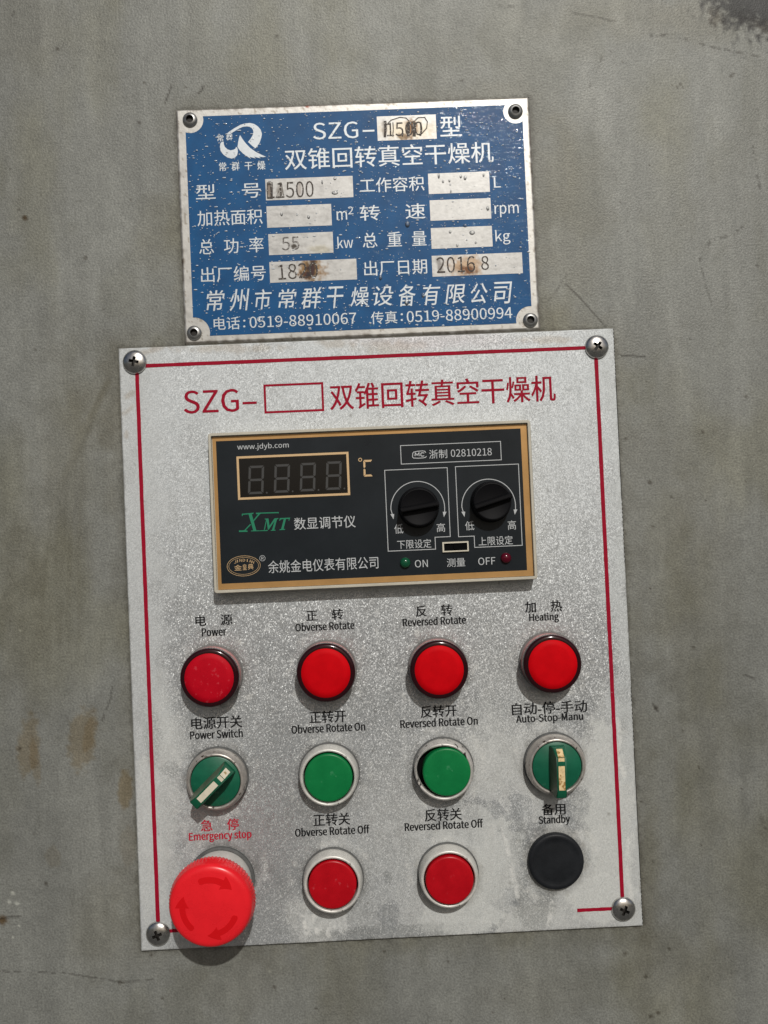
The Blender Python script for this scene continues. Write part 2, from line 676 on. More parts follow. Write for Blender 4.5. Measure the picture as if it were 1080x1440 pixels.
# ------------------------------------------------------------------ the machine wall
M['wall'] = attr_mat('blasted stainless steel', metal=0.18, bump=0.42, bscale=1000, grain=0.30, spec=0.42)
xs = np.concatenate([[-700, -500, -350, -250], np.arange(-180, 440.1, 0.8), [520, 620, 760, 950]])
ys = np.concatenate([[-800, -600, -450, -350], np.arange(-270, 440.1, 0.8), [520, 620, 760, 950]])
X, Y = np.meshgrid(xs, ys)
U, V = to_px(X, Y)
n1 = fbm(X / 60, Y / 60, 3, 5)
n2 = fbm(X / 14, Y / 90, 11, 5)          # vertical streaks
n3 = fbm(X / 9, Y / 9, 21, 5)
n4 = fbm(X / 2.2, Y / 2.2, 31, 3)
base = 0.204 * (1 + 0.26 * (n1 - 0.5) + 0.18 * (n2 - 0.5) + 0.13 * (fbm(X / 3.5, Y / 80, 15, 4) - 0.5) + 0.20 * (n3 - 0.5) + .24 * (n4 - .5))
rgb = np.stack([base * 0.97, base * 0.995, base * 0.915], -1)
warm = sstep(0.45, 0.75, fbm(X / 35, Y / 70, 41, 4))
rgb *= 1 - warm[..., None] * np.array([0.04, 0.06, 0.15])
sm = sstep(.52, .70, fbm(X / 22, Y / 30, 43, 5))
rgb *= 1 - sm[..., None] * np.array([0.08, 0.085, 0.11])
sl = sstep(.55, .72, fbm(X / 10, Y / 40, 47, 5))
rgb *= 1 + sl[..., None] * np.array([0.10, 0.10, 0.10])
rough = 0.54 + 0.14 * (n3 - 0.5) + 0.10 * (n1 - 0.5)


def tint(mask, mul, target=None):
    global rgb
    mul = np.array(mul)
    rgb = rgb * (1 - mask[..., None] * (1 - mul))


# grease runs, hand smears and rust
for cx, cy, rx_, ry_, rot, s in ((40, 1050, 15, 42, 6, .75), (49, 1070, 7, 34, -8, .6), (116, 1040, 19, 42, 6, .75), (127, 1030, 8, 28, 14, .6), (176, 1110, 12, 28, 4, .95),
                                 (180, 1190, 12, 26, 0, .25), (75, 1205, 10, 14, 0, .3)):
    tint(blob(U, V, cx, cy, rx_, ry_, rot, .20, n3 * .5 + n4 * .5, .6) * s * .85, (0.86, 0.70, 0.48))
for cx, cy, rx_, ry_, rot, s in ((90, 680, 55, 170, 3, .5), (35, 860, 40, 120, 0, .35), (150, 560, 40, 80, 30, .45), (215, 330, 26, 40, 20, .35), (800, 330, 45, 150, 0, .42),
                                 (790, 240, 22, 70, 0, .35), (985, 900, 45, 260, 0, .30), (940, 700, 40, 220, 0, .25), (910, 1270, 14, 160, 2, .5), (945, 1360, 60, 50, 0, .35),
                                 (150, 1300, 40, 70, 10, .45), (330, 1375, 60, 45, 0, .3), (480, 1400, 40, 50, 0, .35), (760, 1395, 70, 40, 0, .3), (860, 25, 80, 30, 0, .4),
                                 (990, 30, 50, 30, 0, .5), (40, 30, 60, 60, 0, .35), (700, 60, 90, 50, 0, .15)):
    tint(blob(U, V, cx, cy, rx_, ry_, rot, .6, n2 * .5 + n3 * .5, .8) * s, (0.80, 0.76, 0.66))
rs0 = np.random.RandomState(23)
# wipe marks beside the panel
for k in range(16):
    o_ = k * 6 - 20
    j_ = rs0.rand(4) * 10
    pts = [(166 - o_ * .2, 500 + o_ * .6 + j_[0]), (132 - o_ * .4 + j_[1], 560 + o_ * .8), (110 - o_ * .6, 640 + o_ + j_[2]), (104 - o_ * .8 + j_[3], 780 + o_), (104 - o_ * .8, 900)]
    tint(stroke(U, V, pts, 2 + 4 * rs0.rand(), n2 * .6 + n3 * .4, .40 + .1 * rs0.rand()) * (0.12 + .16 * rs0.rand()), (0.72, 0.70, 0.64) if k % 3 else (1.2, 1.2, 1.2))
for k in range(40):                     # long faint rubbed streaks
    sx, sy = rs0.rand() * 1080, rs0.rand() * 1440
    ln, dx_ = 60 + rs0.rand() * 200, (rs0.rand() - .5) * 40
    tint(stroke(U, V, [(sx, sy), (sx + dx_ * .6, sy + ln * .5), (sx + dx_, sy + ln)], 1.5 + rs0.rand() * 5, n3, .4) * (.08 + .14 * rs0.rand()), (.78, .76, .72) if rs0.rand() < .6 else (1.18, 1.18, 1.18))
# brighter worn-off streaks
for cx, cy, rx_, ry_ in ((60, 720, 6, 130), (135, 850, 8, 110), (960, 600, 12, 120), (1040, 500, 14, 200), (935, 1050, 14, 160)):
    tint(blob(U, V, cx, cy, rx_, ry_, 2, .7, n2, .5) * .5, (1.14, 1.14, 1.15))
# scorched corner
tint(blob(U, V, 1072, -4, 72, 54, 14, .35, n3 * .4 + n4 * .6, .9), (0.17, 0.17, 0.18))
tint(blob(U, V, 1075, 36, 30, 12, 20, .5, n4, .9) * .8, (0.30, 0.24, 0.18))
tint(blob(U, V, 1005, 22, 14, 9, 60, .5, n4, 1.1) * .7, (0.45, 0.38, 0.30))
# rust spots, specks
tint(blob(U, V, 35, 306, 4.5, 4, 0, .4, n4, .5), (0.30, 0.20, 0.10))
tint(blob(U, V, 4, 1294, 7, 6, 0, .6, n4, .6), (0.50, 0.34, 0.20))
rs = np.random.RandomState(5)
spk = [(rs.rand() * 1080, rs.rand() * 1440, 0.8 + rs.rand() ** 3 * 2.2) for _ in range(150)]
spk += [(880, 1341, 3), (915, 1429, 3), (925, 1424, 4), (941, 1334, 2), (908, 1374, 3), (918, 1212, 2), (901, 1127, 2), (922, 996, 4), (914, 678, 3), (975, 910, 3), (880, 617, 3), (65, 1243, 3),
        (540, 1338, 2), (213, 1343, 3), (386, 1388, 3), (168, 1382, 3), (172, 1382, 2), (650, 113, 2), (638, 1300, 1.5), (945, 120, 2), (952, 122, 2), (957, 118, 2), (961, 123, 2), (1032, 104, 3), (1028, 108, 3)]
for sx, sy, sr in spk:
    sel = (np.abs(U - sx) < 14) & (np.abs(V - sy) < 14)
    if sel.any():
        d = np.hypot(U[sel] - sx, V[sel] - sy) + (n4[sel] - .5) * 3
        mk = (1 - sstep(sr * .5, sr * 1.2, d))[..., None] * .75
        rgb[sel] = rgb[sel] * (1 - mk * (1 - np.array([.28, .24, .2])))
# scratches and hair cracks
for pts, wd, s, thr in (([(241, 120), (238, 130), (232, 145)], 1.3, .8, 0), ([(286, 121), (284, 127), (279, 131)], 1.6, .85, 0), ([(795, 399), (815, 418), (852, 460)], 1.3, .65, .3),
                        ([(874, 501), (890, 500.5), (907, 501)], 1.3, .8, 0), ([(770, 424), (783, 408), (797, 387)], 1.2, .45, .3), ([(984, 365), (1000, 338), (1032, 329), (1052, 312)], 2.0, .6, .5),
                        ([(984, 365), (992, 400), (1005, 440)], 1.6, .4, .5), ([(1060, 205), (1064, 240), (1068, 265)], 2.2, .6, .5), ([(915, 50), (945, 49), (1000, 66), (1065, 79)], 2.0, .6, .48),
                        ([(829, 122), (838, 100), (848, 78)], 2.0, .5, .52), ([(0, 1366), (90, 1368), (170, 1381), (215, 1378)], 1.4, .55, .42), ([(163, 940), (155, 985), (143, 1015)], 1.6, .55, .5),
                        ([(805, 18), (840, 24), (862, 30)], 1.6, .5, .4), ([(700, 8), (730, 10)], 2, .5, .5), ([(0, 1292), (12, 1290), (28, 1289)], 1.4, .7, 0), ([(918, 990), (925, 1000)], 1.8, .6, 0),
                        ([(1045, 948), (1062, 955)], 2, .5, .5), ([(1070, 1150), (1078, 1168)], 2.5, .35, .4), ([(20, 15), (16, 30)], 1.5, .5, .4)):
    tint(stroke(U, V, pts, wd, n4, thr) * s, (0.22, 0.20, 0.18))
# bright flecks of paint
for sx, sy, sr in ((18, 1256, 3), (12, 1268, 3), (24, 1270, 2.4), (27, 1302, 1.6), (18, 1318, 1.5), (28, 886, 1.8), (379, 1366, 2)):
    tint(blob(U, V, sx, sy, sr, sr, 0, .5, n4, .8) * .9, (2.1, 2.1, 2.05))
for k in range(34):
    sx, sy = rs0.rand() * 1080, rs0.rand() * 1440
    an, ln = rs0.rand() * 3.14, 8 + rs0.rand() ** 2 * 70
    ex2, ey2 = sx + math.cos(an) * ln, sy + math.sin(an) * ln
    tint(stroke(U, V, [(sx, sy), ((sx + ex2) / 2 + rs0.rand() * 4, (sy + ey2) / 2 + rs0.rand() * 4), (ex2, ey2)], .9, n4, .38) * (.25 + .3 * rs0.rand()), (.45, .43, .40) if k % 3 else (1.5, 1.5, 1.5))


def rim_d(x0, y0, x1, y1):
    dx = np.maximum(np.maximum(x0 - X, X - x1), 0)
    dy = np.maximum(np.maximum(y0 - Y, Y - y1), 0)
    return np.hypot(dx, dy)


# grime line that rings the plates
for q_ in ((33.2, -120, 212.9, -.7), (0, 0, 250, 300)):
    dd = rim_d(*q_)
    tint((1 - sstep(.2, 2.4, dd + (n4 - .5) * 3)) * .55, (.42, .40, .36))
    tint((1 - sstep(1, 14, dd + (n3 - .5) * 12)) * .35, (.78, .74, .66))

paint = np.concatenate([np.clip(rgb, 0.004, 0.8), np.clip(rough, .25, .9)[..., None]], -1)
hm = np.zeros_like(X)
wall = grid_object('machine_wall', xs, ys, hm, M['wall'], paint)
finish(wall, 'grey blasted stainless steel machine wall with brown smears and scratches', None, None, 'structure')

# ------------------------------------------------------------------ nameplate
NP = (33.2, -120.0, 212.9, -0.7)
npx, npy = (NP[0] + NP[2]) / 2, (NP[1] + NP[3]) / 2
HP = 0.9
plate = thing('nameplate', npx, npy, 0, 'wet blue and silver maker\'s nameplate riveted above the control panel', 'nameplate')
M['alu'] = attr_mat('dull aluminium plate', metal=0.45, bump=0.12, bscale=500, grain=0.06)
gx = np.arange(NP[0], NP[2] + .01, (NP[2] - NP[0]) / 260)
gy = np.arange(NP[1], NP[3] + .01, (NP[3] - NP[1]) / 180)
X, Y = np.meshgrid(gx, gy)
U, V = to_px(X, Y, HP)
a1 = fbm(X / 20, Y / 20, 71, 4)
a2 = fbm(X / 3, Y / 3, 73, 4)
base = 0.50 * (1 + .14 * (a1 - .5) + .18 * (a2 - .5))
rgb = np.stack([base, base * .985, base * .93], -1)
edge = np.minimum(np.minimum(X - NP[0], NP[2] - X), np.minimum(Y - NP[1], NP[3] - Y))
tint((1 - sstep(0.2, 1.6, edge + (a2 - .5) * 3.0)) * .75, (0.35, 0.30, 0.25))
tint((fbm(X / 1.5, Y / 1.5, 77, 2) > .76) * 0.6, (0.4, 0.33, 0.25))
tint(blob(U, V, 256, 367, 4, 5, 0, .5, a2, .6), (.3, .25, .2))
tint(blob(U, V, 432, 149, 3, 2, 0, .5), (.9, .2, .1))
paint = np.concatenate([np.clip(rgb, .01, .8), np.clip(.42 + .2 * (a2 - .5), .2, .8)[..., None]], -1)
# front grid with the rim folded back to the wall
ex = np.minimum(np.minimum(X - NP[0], NP[2] - X), np.minimum(Y - NP[1], NP[3] - Y))
hm = np.where(ex < 1e-3, 0.0, HP)
grid_object('plate', gx, gy, hm, M['alu'], paint, plate)


def wet_blue():
    m = bpy.data.materials.new('wet blue enamel')
    m.use_nodes = True
    n = m.node_tree.nodes
    l = m.node_tree.links
    b = n['Principled BSDF']
    tc = n.new('ShaderNodeTexCoord')
    t = n.new('ShaderNodeTexNoise')
    t.inputs['Scale'].default_value = 90
    t.inputs['Detail'].default_value = 5
    l.new(tc.outputs['Object'], t.inputs['Vector'])
    r = n.new('ShaderNodeValToRGB')
    r.color_ramp.elements[0].position = .3
    r.color_ramp.elements[1].position = .7
    r.color_ramp.elements[0].color = (0.0025, 0.066, 0.190, 1)
    r.color_ramp.elements[1].color = (0.004, 0.092, 0.255, 1)
    l.new(t.outputs['Fac'], r.inputs['Fac'])
    l.new(r.outputs[0], b.inputs['Base Color'])
    b.inputs['Roughness'].default_value = 0.45
    b.inputs['Specular IOR Level'].default_value = 0.2
    b.inputs['Coat Weight'].default_value = 0.3
    b.inputs['Coat Roughness'].default_value = 0.05
    b.inputs['Coat IOR'].default_value = 1.33
    mp = n.new('ShaderNodeMapping')
    mp.inputs['Scale'].default_value = (1.0, 1.0, 2.6)
    l.new(tc.outputs['Object'], mp.inputs['Vector'])
    t2 = n.new('ShaderNodeTexNoise')
    t2.inputs['Scale'].default_value = 190
    t2.inputs['Detail'].default_value = 3
    t2.inputs['Distortion'].default_value = 0.8
    l.new(mp.outputs[0], t2.inputs['Vector'])
    bp = n.new('ShaderNodeBump')
    bp.inputs['Strength'].default_value = 0.4
    bp.inputs['Distance'].default_value = 0.0008
    l.new(t2.outputs['Fac'], bp.inputs['Height'])
    l.new(bp.outputs[0], b.inputs['Coat Normal'])
    return m


M['blue'] = wet_blue()
HB = HP + 0.12
bl = ats([(260.5, 164), (733.5, 147.3), (749, 454.3), (272, 472.5)], HB)
bx0, by0 = (bl[0][0] + bl[3][0]) / 2, (bl[0][1] + bl[1][1]) / 2
bx1, by1 = (bl[1][0] + bl[2][0]) / 2, (bl[2][1] + bl[3][1]) / 2
RV = [at(267, 168, 1.5), at(725, 156, 1.5), at(746, 450, 1.5), at(273, 468, 1.5)]


def bite_corner(c, r, corner, n=10):
    """points of a rectangle corner with a round bite of radius r about c, walking clockwise (x right, y down)"""
    cx, cy = c
    X0, Y0 = corner
    dxs = math.sqrt(max(0.01, r * r - (Y0 - cy) ** 2))
    dys = math.sqrt(max(0.01, r * r - (X0 - cx) ** 2))
    sx = 1 if X0 < npx else -1
    sy = 1 if Y0 < npy else -1
    pa = (cx + sx * dxs, Y0)
    pb = (X0, cy + sy * dys)
    a0 = math.atan2(pb[1] - cy, pb[0] - cx)
    a1 = math.atan2(pa[1] - cy, pa[0] - cx)
    d = (a1 - a0 + math.pi) % (2 * math.pi) - math.pi
    pts = [(cx + r * math.cos(a0 + d * k / n), cy + r * math.sin(a0 + d * k / n)) for k in range(n + 1)]
    return pts                              # from the vertical side to the horizontal side


bm = bmesh.new()
outline = bite_corner(RV[0], 6.7, (bx0, by0))
outline += bite_corner(RV[1], 6.2, (bx1, by0))[::-1]
outline += bite_corner(RV[2], 7.2, (bx1, by1))
outline += bite_corner(RV[3], 7.9, (bx0, by1))[::-1]
poly(bm, outline, HB)
bm.normal_update()
bmesh.ops.triangulate(bm, faces=bm.faces[:])
link_sheet('blue_field', bm, M['blue'], plate)

HL = HB + 0.10
HF = HB + 0.08
FIELDS = [
    ('1500', [(529.4, 163.7), (612.4, 161), (614.5, 194.3), (531.5, 198.7)]),
    ('11500', [(373, 251.9), (495.8, 247.2), (497, 277.3), (374, 281.7)]),
    ('', [(601.5, 243.6), (687.8, 241.5), (689, 270), (603.3, 272.6)]),
    ('', [(374.4, 290.2), (465.2, 286.6), (467.2, 316.9), (376, 320.2)]),
    ('', [(604, 281.2), (689.7, 279), (691, 307.3), (605.4, 310.4)]),
    ('55', [(377, 329.8), (467.8, 325.4), (469, 355), (378.6, 359)]),
    ('', [(606, 320.7), (691.7, 317.6), (692.8, 346.7), (606.7, 349.8)]),
    ('1820', [(378.6, 368.7), (501, 363.5), (502.2, 392.8), (379.9, 397.7)]),
    ('2016 8', [(606.7, 359.6), (734.3, 355), (735, 384.3), (608.5, 389)]),
]
M['field'] = attr_mat('bare brushed aluminium field', metal=0.40, bump=0.05, bscale=900, grain=0.05)
FR = []
for i, (txt, quad) in enumerate(FIELDS):
    q = ats(quad, HF)
    x0, x1 = (q[0][0] + q[3][0]) / 2, (q[1][0] + q[2][0]) / 2
    y0, y1 = (q[0][1] + q[1][1]) / 2, (q[2][1] + q[3][1]) / 2
    FR.append((x0, y0, x1, y1))
    gx = np.linspace(x0, x1, int((x1 - x0) / .4))
    gy = np.linspace(y0, y1, int((y1 - y0) / .4))
    X, Y = np.meshgrid(gx, gy)
    U, V = to_px(X, Y, HF)
    a2 = fbm(X / 3, Y / 1.2, 83 + i, 4)
    a3 = fbm(X / 1.6, Y / 1.6, 183 + i, 3)
    base = 0.43 * (1 + .34 * (a2 - .5) + .25 * (a3 - .5))
    rgb = np.stack([base, base * .995, base * .965], -1)
    if txt == '1500':
        tint(blob(U, V, 574, 183, 34, 13, 0, .6, a3, .5) * .6, (1.1, .92, .62))
        tint(blob(U, V, 578, 181, 8, 13, 0, .5, a3, .6), (.32, .17, .07))
        tint(blob(U, V, 541, 181, 3.5, 13, 0, .5, a3, .5) * .8, (.3, .27, .26))
        tint(blob(U, V, 566, 192, 9, 4, 0, .5, a3, .8) * .9, (.3, .2, .1))
    if txt == '1820':
        tint(blob(U, V, 438, 380, 16, 15, 0, .6, a3, .9), (.52, .30, .11))
        tint(blob(U, V, 438, 378, 6, 13, 4, .5, a3, .6), (.15, .09, .04))
        tint(blob(U, V, 428, 388, 6, 5, 0, .6, a3, .7), (.3, .16, .06))
    if txt == '2016 8':
        tint(blob(U, V, 655, 374, 20, 13, -8, .7, a3, .7) * .9, (.85, .58, .36))
        tint(blob(U, V, 658, 380, 9, 5, 10, .5, a3, .8), (.34, .18, .08))
        tint(blob(U, V, 618, 374, 4, 10, 0, .6, a3, .7) * .8, (.35, .32, .3))
    if txt == '11500':
        tint(blob(U, V, 379, 268, 4, 11, 0, .4, a3, .4) * .9, (.34, .26, .2))
        tint(blob(U, V, 393, 268, 4, 10, 0, .5, a3, .6) * .7, (.4, .35, .3))
        tint(blob(U, V, 421, 267, 3, 10, 0, .5, a3, .6) * .6, (.5, .42, .36))
    if txt == '55':
        tint(blob(U, V, 413, 346, 3, 3.5, 0, .5, a3, .8), (.12, .1, .08))
        tint(blob(U, V, 450, 350, 16, 5, 0, .7, a3, .7) * .5, (.85, .78, .55))
    paint = np.concatenate([np.clip(rgb, .01, .85), np.clip(.42 + .25 * (a2 - .5), .2, .8)[..., None]], -1)
    fo = grid_object('value_field', gx, gy, np.full_like(X, HF), M['field'], paint, plate)
    HS = HF + .06
    if txt:
        bm = bmesh.new()
        mm_ = M['stamp']
        if txt == '11500':
            put_text(bm, '11500', (376, 268), (441, 265.5), 23, HS, -0.004)
            ribbon(bm, ats([(376, 257), (383, 257), (383, 279), (376, 279)], HS + .01), .45, HS + .01, True)
            ribbon(bm, ats([(389, 276), (396, 258), (399, 277), (388, 278)], HS + .01), .35, HS + .01, True)
        elif txt == '1500':
            put_text(bm, '1500', (544, 182), (594, 180.5), 20, HS, 0.0)
            ribbon(bm, ats([(541, 190), (543, 176), (550, 169), (562, 165), (571, 166), (577, 172), (582, 171), (588, 165.5), (597, 165), (601, 171), (600, 180), (594, 187), (590, 191)], HS + .01), .5, HS + .01)
            for u_, w_, c0_, c1_ in ((541.5, 1.3, 170, 193), (574, 1.5, 172, 192), (582.5, 1.7, 172, 192), (591.5, .8, 172, 191), (566, .7, 184, 192), (552.5, .5, 172, 192)):
                ribbon(bm, ats([(u_, c0_), (u_ + .6, (c0_ + c1_) / 2), (u_ - .2, c1_)], HS + .015), w_, HS + .015)
        elif txt == '55':
            put_text(bm, '55', (396, 343), (421, 341.5), 19, HS, -0.006)
            mm_ = M['stamp_faint']
        elif txt == '1820':
            put_text(bm, '1820', (391, 383), (447, 379), 22, HS, -0.006)
            mm_ = M['stamp']
        else:
            put_text(bm, '2016', (614, 373), (668, 371), 23, HS, -0.002)
            put_text(bm, '8', (676.5, 370), (687.5, 369.5), 20, HS, -0.002)
        link_sheet('stamped_number', bm, mm_, fo)
    fo['label'] = ('silver value field stamped "%s"' % txt) if txt else 'blank silver value field'

LINES = [
    ('title_lettering', [('SZG', (440, 184.5), (503.5, 182.5), 24, .004), ('-', (510, 184.2), (526.5, 183.6), 2.6, 0), ('型', (619, 178), (649, 176.5), 29, .012),
                         ('双锥回转真空干燥机', (400.4, 224), (693.5, 213.8), 30, .012)]),
    ('field_caption', [('型    号', (275.4, 270.5), (366.5, 267), 21.5, .006)]),
    ('field_caption', [('工作容积', (506, 261.3), (596.5, 257.3), 21, .006)]),
    ('unit_lettering', [('L', (694.5, 256.5), (704, 256), 15, .004)]),
    ('field_caption', [('加热面积', (277.5, 307.5), (369, 304), 22, .006)]),
    ('unit_lettering', [('m', (473.5, 303.2), (488, 302.6), 12.5, .004), ('2', (489.5, 296), (496.8, 295.7), 11, 0)]),
    ('field_caption', [('转    速', (506, 299.2), (598, 297), 22, .006)]),
    ('unit_lettering', [('rpm', (695.6, 297.4), (729.5, 295.7), 17.5, .002)]),
    ('field_caption', [('总  功  率', (280, 347.3), (370.5, 343.6), 22, .006)]),
    ('unit_lettering', [('kw', (474.5, 341), (496.5, 340.2), 16.5, .002)]),
    ('field_caption', [('总  重  量', (510, 337.8), (599.6, 335), 21.5, .006)]),
    ('unit_lettering', [('kg', (696.7, 334), (717.6, 333.2), 21, .002)]),
    ('field_caption', [('出厂编号', (282.6, 387), (373.6, 383), 21.5, .006)]),
    ('field_caption', [('出厂日期', (512, 377.6), (600.4, 374.5), 21.5, .006)]),
    ('company_lettering', [('常州市常群干燥设备有限公司', (289, 423), (727, 411), 30, .006)]),
    ('phone_lettering', [('电话', (300.5, 455.3), (337, 454), 18, .006), (':', (342, 455), (345, 455), 11, .004), ('0519-88910067', (351, 453), (501, 447.6), 16, .006)]),
    ('fax_lettering', [('传真', (521.6, 447.2), (558.5, 445.8), 18, .006), (':', (563.5, 446), (566.5, 446), 11, .004), ('0519-88900994', (572, 445), (720.3, 440), 16, .006)]),
]
for nm, items in LINES:
    bm = bmesh.new()
    for (tx, a, b, hh, off) in items:
        if nm == 'company_lettering':
            # brush-style line: every character a little differently sized and leaning
            x0, y0 = a
            x1, y1 = b
            nch = len(tx)
            for k, ch in enumerate(tx):
                cxk = x0 + (x1 - x0) * (k + .42) / nch
                cyk = y0 + (y1 - y0) * (k + .42) / nch
                wv = 26 + 3 * math.sin(k * 2.1)
                put_text(bm, ch, (cxk - wv / 2, cyk + wv * .015), (cxk + wv / 2, cyk - wv * .015), hh - 1 + 2 * math.sin(k * 1.7), HL, .010, .18)
        elif tx == '-':
            x0, y0 = at(*a, HL)
            x1, y1 = at(*b, HL)
            ribbon(bm, [(x0, (y0 + y1) / 2), (x1, (y0 + y1) / 2)], .9, HL)
        else:
            put_text(bm, tx, a, b, hh, HL, off)
    link_sheet(nm, bm, M['white_letter'], plate)

# the maker's swoosh emblem
bm = bmesh.new()


def zpts(ps, ox, oy, s, h):
    return ats([(ox + x * s, oy + y * s) for x, y in ps], h)


LG = 90 / 1080
poly(bm, zpts([(285, 340), (330, 300), (420, 240), (520, 185), (600, 162), (680, 155), (750, 172), (815, 215), (860, 270), (880, 340), (868, 410), (840, 490), (800, 550), (770, 583), (720, 545), (645, 475), (690, 420), (725, 360), (737, 310), (728, 270), (705, 238), (670, 218), (620, 212), (560, 220), (490, 250), (400, 305), (345, 342)], 295, 160, LG, HL), HL)
poly(bm, zpts([(510, 358), (545, 415), (600, 490), (680, 575), (780, 645), (870, 690), (950, 725), (900, 733), (830, 722), (858, 752), (790, 735), (745, 722), (778, 755), (705, 735), (670, 725), (700, 765), (640, 725), (560, 670), (500, 610), (468, 560), (478, 480), (495, 400)], 295, 160, LG, HL), HL)
poly(bm, zpts([(205, 470), (235, 472), (236, 510), (255, 560), (300, 600), (350, 618), (405, 605), (435, 585), (443, 555), (468, 585), (475, 640), (460, 700), (425, 740), (370, 756), (300, 738), (230, 690), (185, 630), (170, 560), (180, 500)], 295, 160, LG, HL), HL)
bm.normal_update()
bmesh.ops.triangulate(bm, faces=bm.faces[:])
put_text(bm, '常', (305.3, 194.5), (314.2, 194), 9, HL, .010)
put_text(bm, '群', (318, 193), (327, 192.5), 9, HL, .010)
put_text(bm, '常  群  干  燥', (308.3, 235), (373, 231.8), 12.5, HL, .012)
link_sheet('emblem', bm, M['white_letter'], plate)

for (cx, cy) in RV:
    bm = bmesh.new()
    lathe(bm, [(3.75, HP - .1), (3.75, HP + .35), (3.55, HP + .8), (3.1, HP + 1.25), (2.5, HP + 1.55), (2.0, HP + 1.68), (1.75, HP + 1.5), (1.6, HP + 1.0), (1.55, HP + .06), (0, HP + .06)], cx, cy, 48)
    ro = link('rivet', bm, [M['rivet'], M['recess']], plate, smooth=50)
    for p in ro.data.polygons:
        if math.hypot(p.center.x * 1000 + npx - cx, -p.center.z * 1000 + npy - cy) < 1.68:
            p.material_index = 1

# water spray on the nameplate: nobody could count it
bm = bmesh.new()
rs = random.Random(3)


def drop(cx, cy, r, hgt, h0, sx=1.0, sy=1.0, seg=8, lv=3):
    rings = []
    for k in range(lv):
        a = math.pi / 2 * k / lv
        rr, hh = math.cos(a), math.sin(a)
        rings.append([bm.verts.new((cx + r * sx * rr * math.cos(2 * math.pi * i / seg), cy + r * sy * rr * math.sin(2 * math.pi * i / seg), h0 + hgt * hh)) for i in range(seg)])
    topv = bm.verts.new((cx, cy, h0 + hgt))
    for A, B in zip(rings[:-1], rings[1:]):
        for i in range(seg):
            bm.faces.new((A[i], A[(i + 1) % seg], B[(i + 1) % seg], B[i]))
    for i in range(seg):
        bm.faces.new((rings[-1][i], rings[-1][(i + 1) % seg], topv))


HD = HL + .03
for k in range(2000):
    x, y = rs.uniform(bx0, bx1), rs.uniform(by0, by1)
    if any(math.hypot(x - c[0], y - c[1]) < 8 for c in RV):
        continue
    r = 0.13 + 0.30 * rs.random() ** 2.4
    if rs.random() < .8 and any(a_ - .3 < x < c_ + .3 and b_ - .3 < y < d_ + .3 for a_, b_, c_, d_ in FR):
        continue
    e = rs.random()
    sx = 1.0 + (1.8 * rs.random() if e < .55 else 0)
    drop(x, y, r, r * rs.uniform(.45, .8), HD, sx, 1.0)
for (u, v, r, sx, sy) in ((396, 301, .75, .8, 1.5), (434, 305, .8, .9, 1.3), (471, 271, 1.1, 1.5, .8), (453, 256, .7, .6, 1.6), (471, 251, .8, 1, 1), (623, 255, .7, .8, 1.2), (617, 247, .9, .6, 1.7),
                          (632, 254, .6, .8, 1.4), (654, 250, .9, .8, 1.3), (634, 269, .6, .6, 1.4), (648, 248, .8, .7, 1.2), (573, 315, 1.3, .9, 1.3), (633, 326, .7, .9, 1.2), (654, 317, 1.0, 1, .9),
                          (664, 327, 1.3, 1.1, .8), (643, 345, .7, .9, 1), (669, 341, .6, .7, 1.2), (572, 425, 1.3, .9, 1.2), (535, 390, 1.0, .8, 1.4), (595, 415, 1, .8, 1.3), (686, 293, .9, .8, 1.3), (680, 246, .7, .7, 1.5)):
    x, y = at(u, v, HD)
    drop(x, y, r, r * .6, HD, sx, sy, 14, 5)
nbig = 22 * (14 * 5)
wd_ = link_sheet('water_droplets', bm, M['water_glint'])
wd_.data.materials.append(M['water'])
mi_ = np.zeros(len(wd_.data.polygons), dtype=np.int32)
mi_[-nbig:] = 1
wd_.data.polygons.foreach_set('material_index', mi_)
wd_.data.polygons.foreach_set('use_smooth', np.ones(len(wd_.data.polygons), dtype=bool))
finish(wd_, 'clear water droplets sprayed over the blue nameplate', 'water droplets', None, 'stuff')

# ------------------------------------------------------------------ control panel
PT = 1.5
panel = thing('control_panel', 125, 150, 0, 'large silver control panel sheet with red border line and corner screws below the blue nameplate', 'control panel')
M['panel'] = attr_mat('silver sparkle paint', metal=0.5, flake=0.46, flake_scale=2200, bump=0.05, bscale=400)
step = 0.6
gx = np.concatenate([[0], np.arange(0.25, 249.9, step), [249.75, 250]])
gy = np.concatenate([[0], np.arange(0.25, 299.9, step), [299.75, 300]])
X, Y = np.meshgrid(gx, gy)
U, V = to_px(X, Y, PT)
p1 = fbm(X / 45, Y / 45, 101, 5)
p2 = fbm(X / 12, Y / 12, 103, 5)
p3 = fbm(X / 3, Y / 3, 105, 4)
p4 = fbm(X / 1.3, Y / 1.3, 107, 2)
base = 0.485 * (1 + .16 * (p1 - .5) + .12 * (p2 - .5) + .08 * (p3 - .5))
rgb = np.stack([base * .965, base * 1.0, base * 1.01], -1)
rough = .40 + .12 * (p2 - .5)


def dust(mask, col, r=.7):
    global rgb, rough
    k = mask[..., None]
    rgb = rgb * (1 - k) + np.array(col) * k
    rough = rough * (1 - mask) + r * mask


